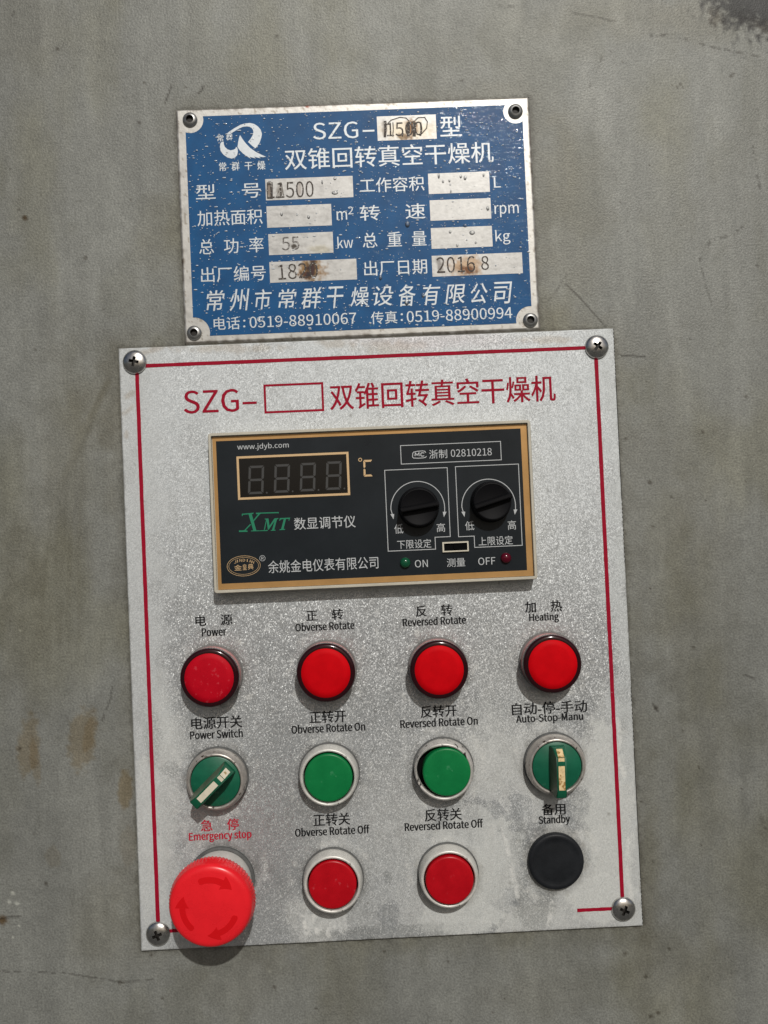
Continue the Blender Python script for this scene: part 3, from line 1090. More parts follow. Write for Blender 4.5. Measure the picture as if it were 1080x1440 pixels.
# chalky film and painted-in sun sheen (upper half), chalky margins, water marks lower right
top = 1 - sstep(600, 960, V + (p2 - .5) * 200)
dust(top * (.62 + .3 * (p2 - .5)), (.605, .635, .645))
lf = (1 - sstep(196, 246, U - (V - 500) * .03 + (p2 - .5) * 60))
dust(lf * .75, (.535, .555, .555), .68)
rt = sstep(825, 885, U - (V - 500) * .03 + (p2 - .5) * 80)
dust(rt * .75, (.54, .565, .56), .68)
for cx, cy, rx_, ry_, rot, s in ((850, 1150, 36, 120, 0, .65), (690, 1215, 32, 80, 12, .60), (740, 1290, 60, 16, -2, .55), (650, 1300, 70, 14, -3, .35), (840, 1260, 40, 30, 0, .6), (430, 1300, 26, 40, -20, .30),
                                 (460, 1310, 14, 36, 10, .35), (690, 1060, 40, 60, 0, .30), (500, 1180, 90, 60, 0, .12), (560, 1150, 50, 100, 0, .2), (230, 1120, 24, 130, 0, .4), (720, 1000, 60, 120, 0, .16)):
    dust(blob(U, V, cx, cy, rx_, ry_, rot, .5, p2 * .5 + p3 * .5, .9) * s, (.62, .63, .60))
# tide marks of dried water, lower right
wt = np.clip(blob(U, V, 770, 1190, 170, 190, 0, .6, p1, .3) + .7 * blob(U, V, 640, 1280, 120, 60, 0, .6, p1, .3) + .5 * blob(U, V, 450, 1300, 60, 50, 0, .6, p1, .3) + .55 * blob(U, V, 250, 1130, 60, 120, 0, .6, p1, .3), 0, 1)
fl = fbm(X / 17, Y / 24, 131, 4)
dust(sstep(.47, .53, fl) * wt * .55, (.55, .56, .54))
dust((1 - sstep(.004, .016, np.abs(fl - .485))) * wt * .45, (.66, .665, .64))
tint((1 - sstep(.36, .46, fl)) * wt * .4, (.86, .87, .87))
# fine grime everywhere
g_ = sstep(.55, .72, fbm(X / 5, Y / 8, 141, 4))
tint(g_ * .22, (.72, .71, .69))
# wetter, smoother patches
for cx, cy, rx_, ry_, rot, s in ((735, 1185, 16, 22, 0, .5), (750, 1265, 30, 46, 0, .55), (560, 1310, 120, 10, -3, .5), (215, 1040, 12, 40, 0, .4), (240, 1080, 16, 12, 0, .35), (545, 1235, 6, 9, 0, .5), (400, 1130, 60, 120, 0, .25)):
    m_ = blob(U, V, cx, cy, rx_, ry_, rot, .25, p3, .3) * s
    tint(m_, (.80, .81, .81))
    rough = rough * (1 - m_ * .4)
for k in range(40):
    sx, sy = 180 + rs0.rand() * 700, 480 + rs0.rand() * 820
    an, ln = rs0.rand() * 3.14, 6 + rs0.rand() ** 2 * 60
    tint(stroke(U, V, [(sx, sy), (sx + math.cos(an) * ln, sy + math.sin(an) * ln)], .8, p3, .35) * (.25 + .3 * rs0.rand()), (.55, .55, .54) if k % 2 else (1.35, 1.35, 1.35))
for k in range(16):                     # faint runs of dried water below the controls
    sx, sy = 220 + rs0.rand() * 640, 840 + rs0.rand() * 330
    dust(stroke(U, V, [(sx, sy), (sx + rs0.rand() * 6, sy + 40 + rs0.rand() * 110)], 3 + rs0.rand() * 8, p2 * .6 + p3 * .4, .42) * (.12 + .16 * rs0.rand()), (.60, .61, .59))
# crisp-edged dried patches round the lower right controls
for cx, cy, rx_, ry_, rot, s_ in ((668, 1225, 68, 88, 8, .42), (858, 1150, 30, 125, -2, .50), (848, 1262, 44, 30, 0, .45), (650, 1290, 60, 22, -4, .35), (205, 1190, 12, 110, -2, .35)):
    mk = blob(U, V, cx, cy, rx_, ry_, rot, .07, p2 * .5 + p3 * .5, .55)
    dust(mk * s_, (.585, .60, .58))
    tint(mk * (1 - mk) * 4 * .35, (1.18, 1.18, 1.16))
for k in range(9):
    fx_ = 424 + k * 7 + rs0.rand() * 4
    dust(stroke(U, V, [(fx_, 1282 + rs0.rand() * 8), (fx_ + 4, 1304 + rs0.rand() * 14)], 3.4, p3, .36) * .5, (.66, .67, .65))
# thin white tide marks
for pts in ([(884, 1180), (880, 1220), (888, 1260), (876, 1290)], [(868, 1010), (872, 1040), (866, 1060), (878, 1090)], [(775, 1180), (780, 1240), (772, 1300)], [(705, 1150), (715, 1200), (728, 1260)],
            [(425, 1290), (432, 1310)], [(440, 1286), (446, 1312)], [(452, 1288), (462, 1316)]):
    dust(stroke(U, V, pts, 3.2, p3, .42) * .55, (.72, .72, .69))
# dark and pale rings round every control, brown marks, chips
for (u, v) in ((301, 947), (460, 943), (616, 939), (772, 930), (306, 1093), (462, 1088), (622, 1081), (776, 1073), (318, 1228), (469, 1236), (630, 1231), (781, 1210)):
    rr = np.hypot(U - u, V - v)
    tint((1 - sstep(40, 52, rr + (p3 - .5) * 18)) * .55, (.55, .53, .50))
    dust((1 - sstep(2, 8, np.abs(rr - 55 + (p2 - .5) * 24))) * sstep(.5, .75, p3) * .35, (.66, .66, .62))
for cx, cy, rx_, ry_, rot in ((185, 553, 12, 4, -40), (182, 575, 10, 3.5, -38), (178, 612, 3, 6, 0), (215, 492, 20, 4, -20), (470, 483, 24, 6, 0), (770, 478, 30, 5, 0), (555, 490, 40, 10, 0), (320, 490, 60, 6, 0)):
    tint(blob(U, V, cx, cy, rx_, ry_, rot, .6, p3, .8) * .45, (.72, .60, .48))
tint(blob(U, V, 600, 478, 90, 12, 0, .7, p2, .5) * .3, (.9, .72, .74))  # reddish sheen painted in near the top edge
ed = np.minimum(np.minimum(X, 250 - X), np.minimum(Y, 300 - Y))
tint((1 - sstep(.15, .9, ed + (p3 - .5) * 1.6)) * .5, (.30, .27, .23))
rs2 = np.random.RandomState(9)
for k in range(130):
    sx, sy, sr = 170 + rs2.rand() * 730, 470 + rs2.rand() * 840, .7 + rs2.rand() ** 3 * 2.0
    sel = (np.abs(U - sx) < 10) & (np.abs(V - sy) < 10)
    if sel.any():
        d = np.hypot(U[sel] - sx, V[sel] - sy) + (p4[sel] - .5) * 3
        mk = (1 - sstep(sr * .4, sr * 1.2, d))[..., None] * .55
        rgb[sel] = rgb[sel] * (1 - mk * (1 - np.array([.40, .38, .35])))
paint = np.concatenate([np.clip(rgb, .01, .85), np.clip(rough, .2, .9)[..., None]], -1)
hm = np.where(ed < 1e-4, 0.0, PT)
grid_object('face_sheet', gx, gy, hm, M['panel'], paint, panel)

HI = PT + .10
bm = bmesh.new()
tl, tr = at(190, 513.3, HI), at(840, 490, HI)
brr, bll = at(875.5, 1279, HI), at(222, 1309.5, HI)
yt = (tl[1] + tr[1]) / 2
xl = (at(193.3, 525, HI)[0] + at(221.5, 1297, HI)[0]) / 2
xr = (at(839.6, 504, HI)[0] + at(874, 1263, HI)[0]) / 2
yb = (at(835, 1279.2, HI)[1] + at(243, 1308.8, HI)[1]) / 2


def wobbly(a, b, wd, n=40):
    """a hand-masked painted line: its edges waver a little"""
    r_ = random.Random(int(a[0] * 7 + b[1]))
    L = []
    for k in range(n + 1):
        t = k / n
        x, y = a[0] + (b[0] - a[0]) * t, a[1] + (b[1] - a[1]) * t
        dx, dy = b[0] - a[0], b[1] - a[1]
        ln = math.hypot(dx, dy)
        nx_, ny_ = -dy / ln, dx / ln
        w1, w2 = wd / 2 + r_.uniform(-.07, .07), wd / 2 + r_.uniform(-.07, .07)
        L.append((bm.verts.new((x + nx_ * w1, y + ny_ * w1, HI)), bm.verts.new((x - nx_ * w2, y - ny_ * w2, HI))))
    for A, B in zip(L[:-1], L[1:]):
        bm.faces.new((A[0], B[0], B[1], A[1]))


SC = [at(188.7, 508.5, 3), at(840, 487, 3), at(877.7, 1279.6, 3), at(221.5, 1314.5, 3)]
wobbly((xl + .9, yt), (xr - .9, yt), 1.85)
wobbly((xl, yt - .8), (xl, yb + .8), 1.95, 60)
wobbly((xr, yt - .8), (xr, yb + .8), 1.95, 60)
wobbly((at(811.7, 1280, HI)[0], yb), (xr - .9, yb), 1.7, 16)
wobbly((xl + .9, yb), (at(286, 1307, HI)[0], yb), 1.7, 16)
link_sheet('border_line', bm, M['red_ink'], panel)

bm = bmesh.new()
put_text(bm, 'SZG', (258.3, 565.6), (335.5, 562.6), 32.5, HI, .0, bold=.13)
x0, y0 = at(341, 567, HI)
x1, _ = at(361, 566, HI)
ribbon(bm, [(x0, y0), (x1, y0)], 1.25, HI)
q = ats([(372, 542), (453.5, 539), (454, 577), (373.3, 579.5)], HI)
ax0, ax1 = (q[0][0] + q[3][0]) / 2, (q[1][0] + q[2][0]) / 2
ay0, ay1 = (q[0][1] + q[1][1]) / 2, (q[2][1] + q[3][1]) / 2
ribbon(bm, [(ax0, ay0), (ax1, ay0), (ax1, ay1), (ax0, ay1)], 1.1, HI, True)
put_text(bm, '双锥回转真空干燥机', (464, 557), (780.7, 546.5), 37, HI, .0, bold=.15)
link_sheet('title_lettering', bm, M['red_ink'], panel)

CAPS = [
    ('Power', [('电    源', (275, 872.8), (326.6, 871), 15), ('Power', (284, 889.2), (318, 888), 11.3)]),
    ('Obverse Rotate', [('正    转', (431, 865.6), (482.2, 863.6), 15.5), ('Obverse Rotate', (415.5, 881.6), (498, 879), 11.6)]),
    ('Reversed Rotate', [('反    转', (585, 859.4), (636, 857.3), 15.5), ('Reversed Rotate', (566.6, 874.4), (655, 871.6), 11.6)]),
    ('Heating', [('加    热', (738.4, 853.8), (790.2, 851.8), 15.8), ('Heating', (744.6, 869.4), (785.6, 868.2), 14)]),
    ('Power Switch', [('电源开关', (269, 1017.6), (340.4, 1014.2), 17), ('Power Switch', (267.5, 1033.5), (341, 1030.8), 12)]),
    ('Obverse Rotate On', [('正转开', (435.4, 1008.8), (486.3, 1006.6), 17), ('Obverse Rotate On', (410, 1025.3), (513.2, 1021.6), 12)]),
    ('Reversed Rotate On', [('反转开', (591.7, 1001), (642, 999), 16.5), ('Reversed Rotate On', (563.2, 1017.2), (671.5, 1013.6), 12)]),
    ('Auto-Stop-Manu', [('自动-停-手动', (720, 997), (825.4, 992.8), 17), ('Auto-Stop-Manu', (726, 1012), (819.8, 1009), 13.6)]),
    ('Emergency stop', [('急    停', (282.7, 1161), (335.6, 1159), 16), ('Emergency stop', (266, 1178), (353.4, 1175), 14)]),
    ('Obverse Rotate Off', [('正转关', (441, 1153.4), (492, 1151.2), 17), ('Obverse Rotate Off', (415, 1170), (519.3, 1166.2), 12)]),
    ('Reversed Rotate Off', [('反转关', (597.5, 1146.6), (649.2, 1144.4), 17), ('Reversed Rotate Off', (569.4, 1162), (679, 1158), 12)]),
    ('Standby', [('备用', (762, 1138.6), (795, 1137.2), 16), ('Standby', (757.8, 1154.4), (801.3, 1152.6), 14.4)]),
]
for nm, items in CAPS:
    bm = bmesh.new()
    for (tx, a, b, hh) in items:
        put_text(bm, tx, a, b, hh, HI, .0, bold=.16 if ord(tx[0]) < 128 else .13)
    red = nm == 'Emergency stop'
    link_sheet('caption', bm, M['caption_red'] if red else M['black_ink'], panel, ('red' if red else 'black') + ' printed caption reading "%s"' % nm)

# screws: pan heads with a cross recess
def screw_mesh():
    b1 = bmesh.new()
    pr = [(0, 0), (6.05, 0), (6.05, .35)]
    for k in range(1, 8):
        a = math.pi / 2 * k / 8
        pr.append((6.05 * math.cos(a), .35 + 2.5 * math.sin(a)))
    pr.append((0, 2.85))
    lathe(b1, pr, 0, 0, 56)
    b2 = bmesh.new()
    e, t = 3.0, .72
    plus = [(t, t), (t, e), (-t, e), (-t, t), (-e, t), (-e, -t), (-t, -t), (-t, -e), (t, -e), (t, -t), (e, -t), (e, t)]
    k_ = .62
    a = [b2.verts.new((x, y, 4)) for x, y in plus]
    c = [b2.verts.new((x * (k_ if abs(x) > 1 else 1), y * (k_ if abs(y) > 1 else 1), .9)) for x, y in plus]
    b2.faces.new(a)
    b2.faces.new(c)
    for i in range(12):
        j = (i + 1) % 12
        b2.faces.new((a[i], a[j], c[j], c[i]))
    b2.normal_update()
    outs = []
    for b in (b1, b2):
        for v in b.verts:
            x, y, h = v.co
            v.co = Vector((x / 1000, -h / 1000, -y / 1000)) * 100
        bmesh.ops.recalc_face_normals(b, faces=b.faces)
        me = bpy.data.meshes.new('tmp')
        b.to_mesh(me)
        b.free()
        outs.append(bpy.data.objects.new('tmp', me))
        COL.objects.link(outs[-1])
    outs[0].data.materials.append(M['steel'])
    outs[0].data.materials.append(M['recess'])
    outs[1].data.materials.append(M['steel'])
    outs[1].data.materials.append(M['recess'])
    for p in outs[1].data.polygons:
        p.material_index = 1
    md = outs[0].modifiers.new('cut', 'BOOLEAN')
    md.operation = 'DIFFERENCE'
    md.object = outs[1]
    md.solver = 'EXACT'
    bpy.context.view_layer.update()
    me = bpy.data.meshes.new_from_object(outs[0].evaluated_get(bpy.context.evaluated_depsgraph_get()))
    me.name = 'screw'
    me.transform(Matrix.Scale(.01, 4))
    for o in outs:
        bpy.data.objects.remove(o)
    for p in me.polygons:
        p.use_smooth = True
    me.set_sharp_from_angle(angle=math.radians(30))
    return me


scm = screw_mesh()
for (x, y), rot in zip(SC, (12, 38, 25, 70)):
    o = bpy.data.objects.new('screw', scm)
    COL.objects.link(o)
    o.parent = panel
    o.location = Vector((x / 1000, -PT / 1000, -y / 1000)) - panel.location
    o.rotation_euler = (0, math.radians(rot), 0)

# ------------------------------------------------------------------ temperature controller
q = ats([(291.6, 609), (744.7, 591.2), (756.7, 813.9), (302, 835.4)], 9)
mx0, mx1 = (q[0][0] + q[3][0]) / 2, (q[1][0] + q[2][0]) / 2
my0, my1 = (q[0][1] + q[1][1]) / 2, (q[2][1] + q[3][1]) / 2
meter = thing('temperature_controller', (mx0 + mx1) / 2, (my0 + my1) / 2, PT,
              'black faced temperature controller with gold border, four digit display and two black knobs', 'temperature controller')
HM = 10.0        # rim
HG = 8.3        # film
bm = bmesh.new()


def loop(bm, pts, h):
    return [bm.verts.new((x, y, h)) for x, y in pts]


def bridge(bm, A, B):
    n = len(A)
    for i in range(n):
        j = (i + 1) % n
        bm.faces.new((A[i], A[j], B[j], B[i]))


L0 = loop(bm, rrect(mx0, my0, mx1, my1, 1.6), PT)
L1 = loop(bm, rrect(mx0, my0, mx1, my1, 1.6), HM - .5)
L2 = loop(bm, rrect(mx0 + .35, my0 + .35, mx1 - .35, my1 - .35, 1.3), HM)
L3 = loop(bm, rrect(mx0 + 1.35, my0 + 1.35, mx1 - 1.35, my1 - 1.35, .5), HM)
L4 = loop(bm, rrect(mx0 + 1.55, my0 + 1.55, mx1 - 1.55, my1 - 1.55, .4), HM - .25)
L5 = loop(bm, rrect(mx0 + 1.55, my0 + 1.55, mx1 - 1.55, my1 - 1.55, .4), HG - .3)
for a, b in ((L0, L1), (L1, L2), (L2, L3), (L3, L4), (L4, L5)):
    bridge(bm, a, b)
bm.faces.new(L5)
bm.faces.new(L0[::-1])
link('housing', bm, M['housing'], meter, smooth=35)

q = ats([(297.2, 615), (740.4, 596.6), (751, 809.6), (304.6, 829)], HG)
gx0, gx1 = mx0 + 1.9, mx1 - 1.7
gy0, gy1 = my0 + 2.0, my1 - 1.75
q = ats([(303.8, 620), (732, 603), (741.2, 802.3), (311.3, 820.6)], HG)
fx0, fx1 = (q[0][0] + q[3][0]) / 2, (q[1][0] + q[2][0]) / 2
fy0, fy1 = (q[0][1] + q[1][1]) / 2, (q[2][1] + q[3][1]) / 2
bm = bmesh.new()
A = loop(bm, [(gx0, gy0), (gx1, gy0), (gx1, gy1), (gx0, gy1)], HG)
B = loop(bm, [(fx0, fy0), (fx1, fy0), (fx1, fy1), (fx0, fy1)], HG)
bridge(bm, A, B)
link_sheet('gold_border', bm, M['gold'], meter)
bm = bmesh.new()
poly(bm, [(fx0, fy0), (fx1, fy0), (fx1, fy1), (fx0, fy1)], HG)
film = link_sheet('face_film', bm, M['film'], meter)

HR = HG + .12
q = ats([(332, 641.4), (490.5, 635.6), (492.3, 696.5), (335, 703)], HR)
dx0, dx1 = (q[0][0] + q[3][0]) / 2, (q[1][0] + q[2][0]) / 2
dy0, dy1 = (q[0][1] + q[1][1]) / 2, (q[2][1] + q[3][1]) / 2
bm = bmesh.new()
poly(bm, [(dx0 + .6, dy0 + .6), (dx1 - .6, dy0 + .6), (dx1 - .6, dy1 - .6), (dx0 + .6, dy1 - .6)], HR)
disp = link_sheet('display', bm, M['window'], meter)
bm = bmesh.new()
ribbon(bm, [(dx0 + .6, dy0 + .6), (dx1 - .6, dy0 + .6), (dx1 - .6, dy1 - .6), (dx0 + .6, dy1 - .6)], 1.1, HR + .1, True)
link_sheet('display_frame', bm, M['print_gold'], disp)


def seg7(bm, x, y, wd, ht, lean, t, segs, h, gap=.12):
    def P(a, b):                      # a across 0..1, b down 0..1
        return (x + a * wd + (1 - b) * lean, y + b * ht)
    tw, th = t / wd, t / ht
    g = gap / ht
    S_ = {
        'a': [(0.04, 0), (.96, 0), (1 - tw, th), (tw, th)],
        'd': [(tw, 1 - th), (1 - tw, 1 - th), (.96, 1), (.04, 1)],
        'g': [(tw * .6, .5), (tw, .5 - th / 2), (1 - tw, .5 - th / 2), (1 - tw * .6, .5), (1 - tw, .5 + th / 2), (tw, .5 + th / 2)],
        'f': [(0, .03), (tw, th + g), (tw, .5 - th / 2 - g), (tw * .4, .5 - g), (0, .5 - th / 2 - g)],
        'b': [(1, .03), (1, .5 - th / 2 - g), (1 - tw * .4, .5 - g), (1 - tw, .5 - th / 2 - g), (1 - tw, th + g)],
        'e': [(0, .97), (0, .5 + th / 2 + g), (tw * .4, .5 + g), (tw, .5 + th / 2 + g), (tw, 1 - th - g)],
        'c': [(1, .97), (1 - tw, 1 - th - g), (1 - tw, .5 + th / 2 + g), (1 - tw * .4, .5 + g), (1, .5 + th / 2 + g)],
    }
    for s in segs:
        poly(bm, [P(*p) for p in S_[s]], h)


HSG = HR + .05
for k in range(4):
    u = 347 + 36.4 * k
    v = 655.4 - 2.0 * k
    xa, ya = at(u, v, HSG)
    bm = bmesh.new()
    seg7(bm, xa, ya, 7.6, 14.0, 1.0, 1.15, 'abcdefg', HSG, .25)
    link_sheet('digit', bm, M['segment'], disp)
    bm = bmesh.new()
    poly(bm, [(xa + 9.3 + .45 * math.cos(i * .6283), ya + 13.6 + .45 * math.sin(i * .6283)) for i in range(10)], HSG)
    link_sheet('decimal_point', bm, M['segment'], disp)

HT = HR + .02
bm = bmesh.new()
put_text(bm, 'www.jdyb.com', (333.7, 629.3), (406, 626.6), 10, HT, .004)
link_sheet('web_lettering', bm, M['print_white'], meter)
bm = bmesh.new()
cx, cy = at(506.5, 646.5, HT)
ribbon(bm, [(cx + .78 * math.cos(i * math.pi / 9), cy + .78 * math.sin(i * math.pi / 9)) for i in range(18)], .35, HT, True)
xa, ya = at(510.5, 647, HT)
seg7(bm, xa, ya, 4.6, 8.2, .1, .95, 'adef', HT, .15)
link_sheet('degree_sign', bm, M['print_gold'], meter)

# XMT word mark, cut from its own outline (12x enlargement of its place)
bm = bmesh.new()
XO, XS = (330, 710), 90 / 1080
for ps in ([(120, 150), (320, 132), (315, 152), (290, 158), (365, 430), (420, 432), (560, 422), (555, 440), (275, 447), (278, 434), (312, 430), (235, 160), (140, 166), (130, 190), (122, 190)],
           [(358, 132), (745, 120), (742, 148), (733, 140), (450, 148), (428, 155), (325, 275), (312, 262), (395, 157), (360, 156)],
           [(262, 320), (275, 335), (185, 430), (215, 432), (218, 456), (72, 458), (72, 430), (125, 430), (160, 428)],
           [(505, 232), (570, 228), (588, 350), (672, 226), (740, 222), (735, 238), (715, 242), (668, 418), (690, 420), (688, 434), (608, 438), (612, 424), (632, 420), (672, 275), (575, 418), (560, 418), (540, 272), (510, 415), (500, 425), (495, 425), (495, 410), (530, 250), (510, 246)],
           [(762, 222), (938, 214), (918, 272), (910, 272), (915, 240), (866, 238), (826, 404), (852, 408), (848, 422), (755, 426), (758, 412), (785, 406), (828, 240), (785, 244), (760, 268), (750, 268)]):
    XH = HT + .012 * len(bm.faces)
    poly(bm, zpts(ps, XO[0], XO[1], XS, XH), XH)
bm.normal_update()
bmesh.ops.triangulate(bm, faces=bm.faces[:])
link_sheet('green_lettering', bm, M['print_green'], meter)

bm = bmesh.new()
put_text(bm, '数显调节仪', (413.6, 737), (500, 732.8), 17, HT, .004)
put_text(bm, '余姚金电仪表有限公司', (377, 797), (532, 791.2), 17.5, HT, .0)
link_sheet('company_lettering', bm, M['print_white'], meter)

bm = bmesh.new()
ox, oy = at(342.7, 795.8, HT)
for rx_, ry_, wd in ((8.15, 4.95, .2), (7.3, 4.15, .15)):
    ribbon(bm, [(ox + rx_ * math.cos(i * math.pi / 24), oy + ry_ * math.sin(i * math.pi / 24)) for i in range(48)], wd, HT, True)
for k, ch in enumerate('JINDIAN'):
    a = math.radians(-90 + (k - 3) * 22)
    u, v = 343 + 16.5 * math.sin(math.radians((k - 3) * 17)) * 1.0 * .98, 795.8 - 7.2 * math.cos(math.radians((k - 3) * 17)) - .8
    wv = 3.4 if ch != 'I' else 1.0
    tilt = (k - 3) * .07
    put_text(bm, ch, (u - wv / 2, v - wv / 2 * tilt * 1.0), (u + wv / 2, v + wv / 2 * tilt), 3.8, HT, .0)
link_sheet('oval_emblem', bm, M['print_gold'], meter)
bm = bmesh.new()
put_text(bm, '金', (329.3, 798.5), (340, 798), 8.0, HT)
put_text(bm, '皇', (341, 797.6), (347, 797.3), 8.2, HT)
put_text(bm, '典', (348.5, 797), (356.4, 796.6), 8.2, HT)
link_sheet('emblem_lettering', bm, M['print_gold'], meter)
bm = bmesh.new()
cx, cy = at(369, 785, HT)
ribbon(bm, [(cx + 1.35 * math.cos(i * math.pi / 10), cy + 1.35 * math.sin(i * math.pi / 10)) for i in range(20)], .2, HT, True)
put_text(bm, 'R', (367.4, 785), (370.8, 785), 4, HT, .0)
link_sheet('registered_mark', bm, M['print_white'], meter)

bm = bmesh.new()
LW = .34


def rectline(quad):
    q = ats(quad, HT)
    x0, x1 = (q[0][0] + q[3][0]) / 2, (q[1][0] + q[2][0]) / 2
    y0, y1 = (q[0][1] + q[1][1]) / 2, (q[2][1] + q[3][1]) / 2
    ribbon(bm, [(x0, y0), (x1, y0), (x1, y1), (x0, y1)], LW, HT, True)


rectline([(562.5, 626.8), (703.8, 620.6), (705, 646.6), (565, 652.6)])
put_text(bm, '浙制', (603.4, 639), (628.8, 637.8), 12.5, HT, .0)
put_text(bm, '02810218', (634, 637.5), (691.5, 635), 10.5, HT, .0)
u0, v0, s0 = 570, 620, 140 / 1080
ribbon(bm, zpts([(222, 128), (210, 112), (185, 108), (130, 113), (90, 122), (80, 135), (78, 175), (90, 186), (140, 188), (200, 184), (222, 178), (228, 165)], u0, v0, s0, HT), .36, HT)
ribbon(bm, zpts([(105, 165), (108, 132), (128, 155), (148, 128), (150, 165)], u0, v0, s0, HT), .4, HT)
ribbon(bm, zpts([(205, 132), (180, 128), (168, 136), (168, 158), (180, 166), (205, 162)], u0, v0, s0, HT), .4, HT)
link_sheet('licence_lettering', bm, M['print_white'], meter)

KN = [at(589, 713.5, 11), at(691, 705.5, 11)]
for k in range(2):
    bm = bmesh.new()
    if k == 0:
        pp = ats([(540.8, 661.5), (628.7, 657.4), (633.3, 754.4), (611.8, 755.6), (612.5, 772.3), (546, 775)], HT)
        a0, a1, a2, a3, a4, a5 = pp
        L_, T_, R_, Bm, st, sb = (a0[0] + a5[0]) / 2, (a0[1] + a1[1]) / 2, (a1[0] + a2[0]) / 2, (a4[1] + a5[1]) / 2, (a3[0] + a4[0]) / 2, (a2[1] + a3[1]) / 2
        ribbon(bm, [(L_, T_), (R_, T_), (R_, sb), (st, sb), (st, Bm), (L_, Bm)], LW, HT, True)
        ac = at(587.5, 714.8, HT)
        put_text(bm, '低', (554.5, 744), (567, 743.4), 13.5, HT)
        put_text(bm, '高', (614, 742.2), (626, 741.6), 12.5, HT)
        put_text(bm, '下限设定', (558.6, 766.2), (606.5, 763.6), 12.5, HT)
    else:
        pp = ats([(640.5, 656.2), (729, 652.6), (734.5, 767), (667.7, 769.6), (666.7, 753.8), (644.8, 754.9)], HT)
        a0, a1, a2, a3, a4, a5 = pp
        L_, T_, R_, Bm, st, sb = (a0[0] + a5[0]) / 2, (a0[1] + a1[1]) / 2, (a1[0] + a2[0]) / 2, (a2[1] + a3[1]) / 2, (a3[0] + a4[0]) / 2, (a4[1] + a5[1]) / 2
        ribbon(bm, [(L_, T_), (R_, T_), (R_, Bm), (st, Bm), (st, sb), (L_, sb)], LW, HT, True)
        ac = at(687.2, 711.5, HT)
        put_text(bm, '低', (654, 739.6), (666.8, 739), 13, HT)
        put_text(bm, '高', (714, 738.6), (725.6, 738), 13, HT)
        put_text(bm, '上限设定', (673, 761.6), (721, 759), 12.5, HT)
    RA = 13.3
    angs = [math.radians(180 - 14 + 14 + i * (180) / 30) for i in range(31)]
    pts = [(ac[0] + RA * math.cos(a), ac[1] + RA * math.sin(a)) for a in angs]
    pts = [(pts[0][0] + .6, pts[0][1] + 2.4)] + pts + [(pts[-1][0] - .1, pts[-1][1] + 2.4)]
    ribbon(bm, pts, LW * 1.1, HT)
    for (px_, py_), dx in ((pts[0], .5), (pts[-1], -.5)):
        poly(bm, [(px_ - .95, py_ - .1), (px_ + .95, py_ - .1), (px_ + dx, py_ + 2.5)], HT + .02)
    link_sheet('dial_scale', bm, M['print_white'], meter)
    kx, ky = KN[k]
    bm = bmesh.new()
    lathe(bm, [(10.1, HG + .3), (10.1, HG + 1.0), (9.75, HG + 1.4), (9.3, HG + 6.3)] + arc_prof(9.3, HG + 6.3, 8.6, HG + 6.9, 3) + [(8.2, HG + 6.6), (0, HG + 6.3)], kx, ky, 60)
    kn = link('knob', bm, M['knob'], meter, smooth=35)
    bm = bmesh.new()
    ang = math.radians(-8 if k == 0 else -16)
    ca, sa = math.cos(ang), math.sin(ang)
    def K(a, b): return (kx + a * ca - b * sa, ky + a * sa + b * ca)
    prof = [(-1.75, HG + 6.2), (-.75, HG + 10.0), (.75, HG + 10.0), (1.75, HG + 6.2)]
    rowA = [bm.verts.new((*K(-9.2, b), h)) for b, h in prof]
    rowB = [bm.verts.new((*K(9.6, b), h)) for b, h in prof]
    for i in range(4):
        j = (i + 1) % 4
        bm.faces.new((rowA[i], rowB[i], rowB[j], rowA[j]))
    bm.faces.new(rowA)
    bm.faces.new(rowB[::-1])
    bmesh.ops.bevel(bm, geom=bm.edges[:], offset=.25, segments=2, affect='EDGES')
    link('grip_ridge', bm, M['knob'], kn, smooth=40)

# slide switch
q = ats([(621.2, 762.8), (659.2, 760.4), (659.7, 774.9), (622.6, 777.7)], HG + 1)
sx0, sx1 = (q[0][0] + q[3][0]) / 2, (q[1][0] + q[2][0]) / 2
sy0, sy1 = (q[0][1] + q[1][1]) / 2, (q[2][1] + q[3][1]) / 2
bm = bmesh.new()
o0 = loop(bm, [(sx0, sy0), (sx1, sy0), (sx1, sy1), (sx0, sy1)], HG)
o1 = loop(bm, [(sx0 + .15, sy0 + .15), (sx1 - .15, sy0 + .15), (sx1 - .15, sy1 - .15), (sx0 + .15, sy1 - .15)], HG + 1)
o2 = loop(bm, [(sx0 + .9, sy0 + .75), (sx1 - .8, sy0 + .75), (sx1 - .8, sy1 - .75), (sx0 + .9, sy1 - .75)], HG + 1)
o3 = loop(bm, [(sx0 + .9, sy0 + .75), (sx1 - .8, sy0 + .75), (sx1 - .8, sy1 - .75), (sx0 + .9, sy1 - .75)], HG + .1)
for a, b in ((o0, o1), (o1, o2), (o2, o3)):
    bridge(bm, a, b)
ss = link('slide_switch', bm, M['cream_frame'], meter)
bm = bmesh.new()
poly(bm, [(sx0 + .9, sy0 + .75), (sx1 - .8, sy0 + .75), (sx1 - .8, sy1 - .75), (sx0 + .9, sy1 - .75)], HG + .15)
prism(bm, [(sx0 + 5.6, sy0 + 1.4), (sx0 + 8.2, sy0 + 1.4), (sx0 + 8.2, sy1 - 1.4), (sx0 + 5.6, sy1 - 1.4)], HG + .2, HG + .7, .1)
link('slot', bm, M['hollow'], ss)
bm = bmesh.new()
put_text(bm, '测量', (628.4, 791.6), (654.2, 790.2), 12, HT)
put_text(bm, 'ON', (583.4, 793), (601.6, 792), 10.5, HT)
put_text(bm, 'OFF', (672.5, 789.6), (696.6, 788.4), 10.5, HT)
link_sheet('switch_lettering', bm, M['print_white'], meter)
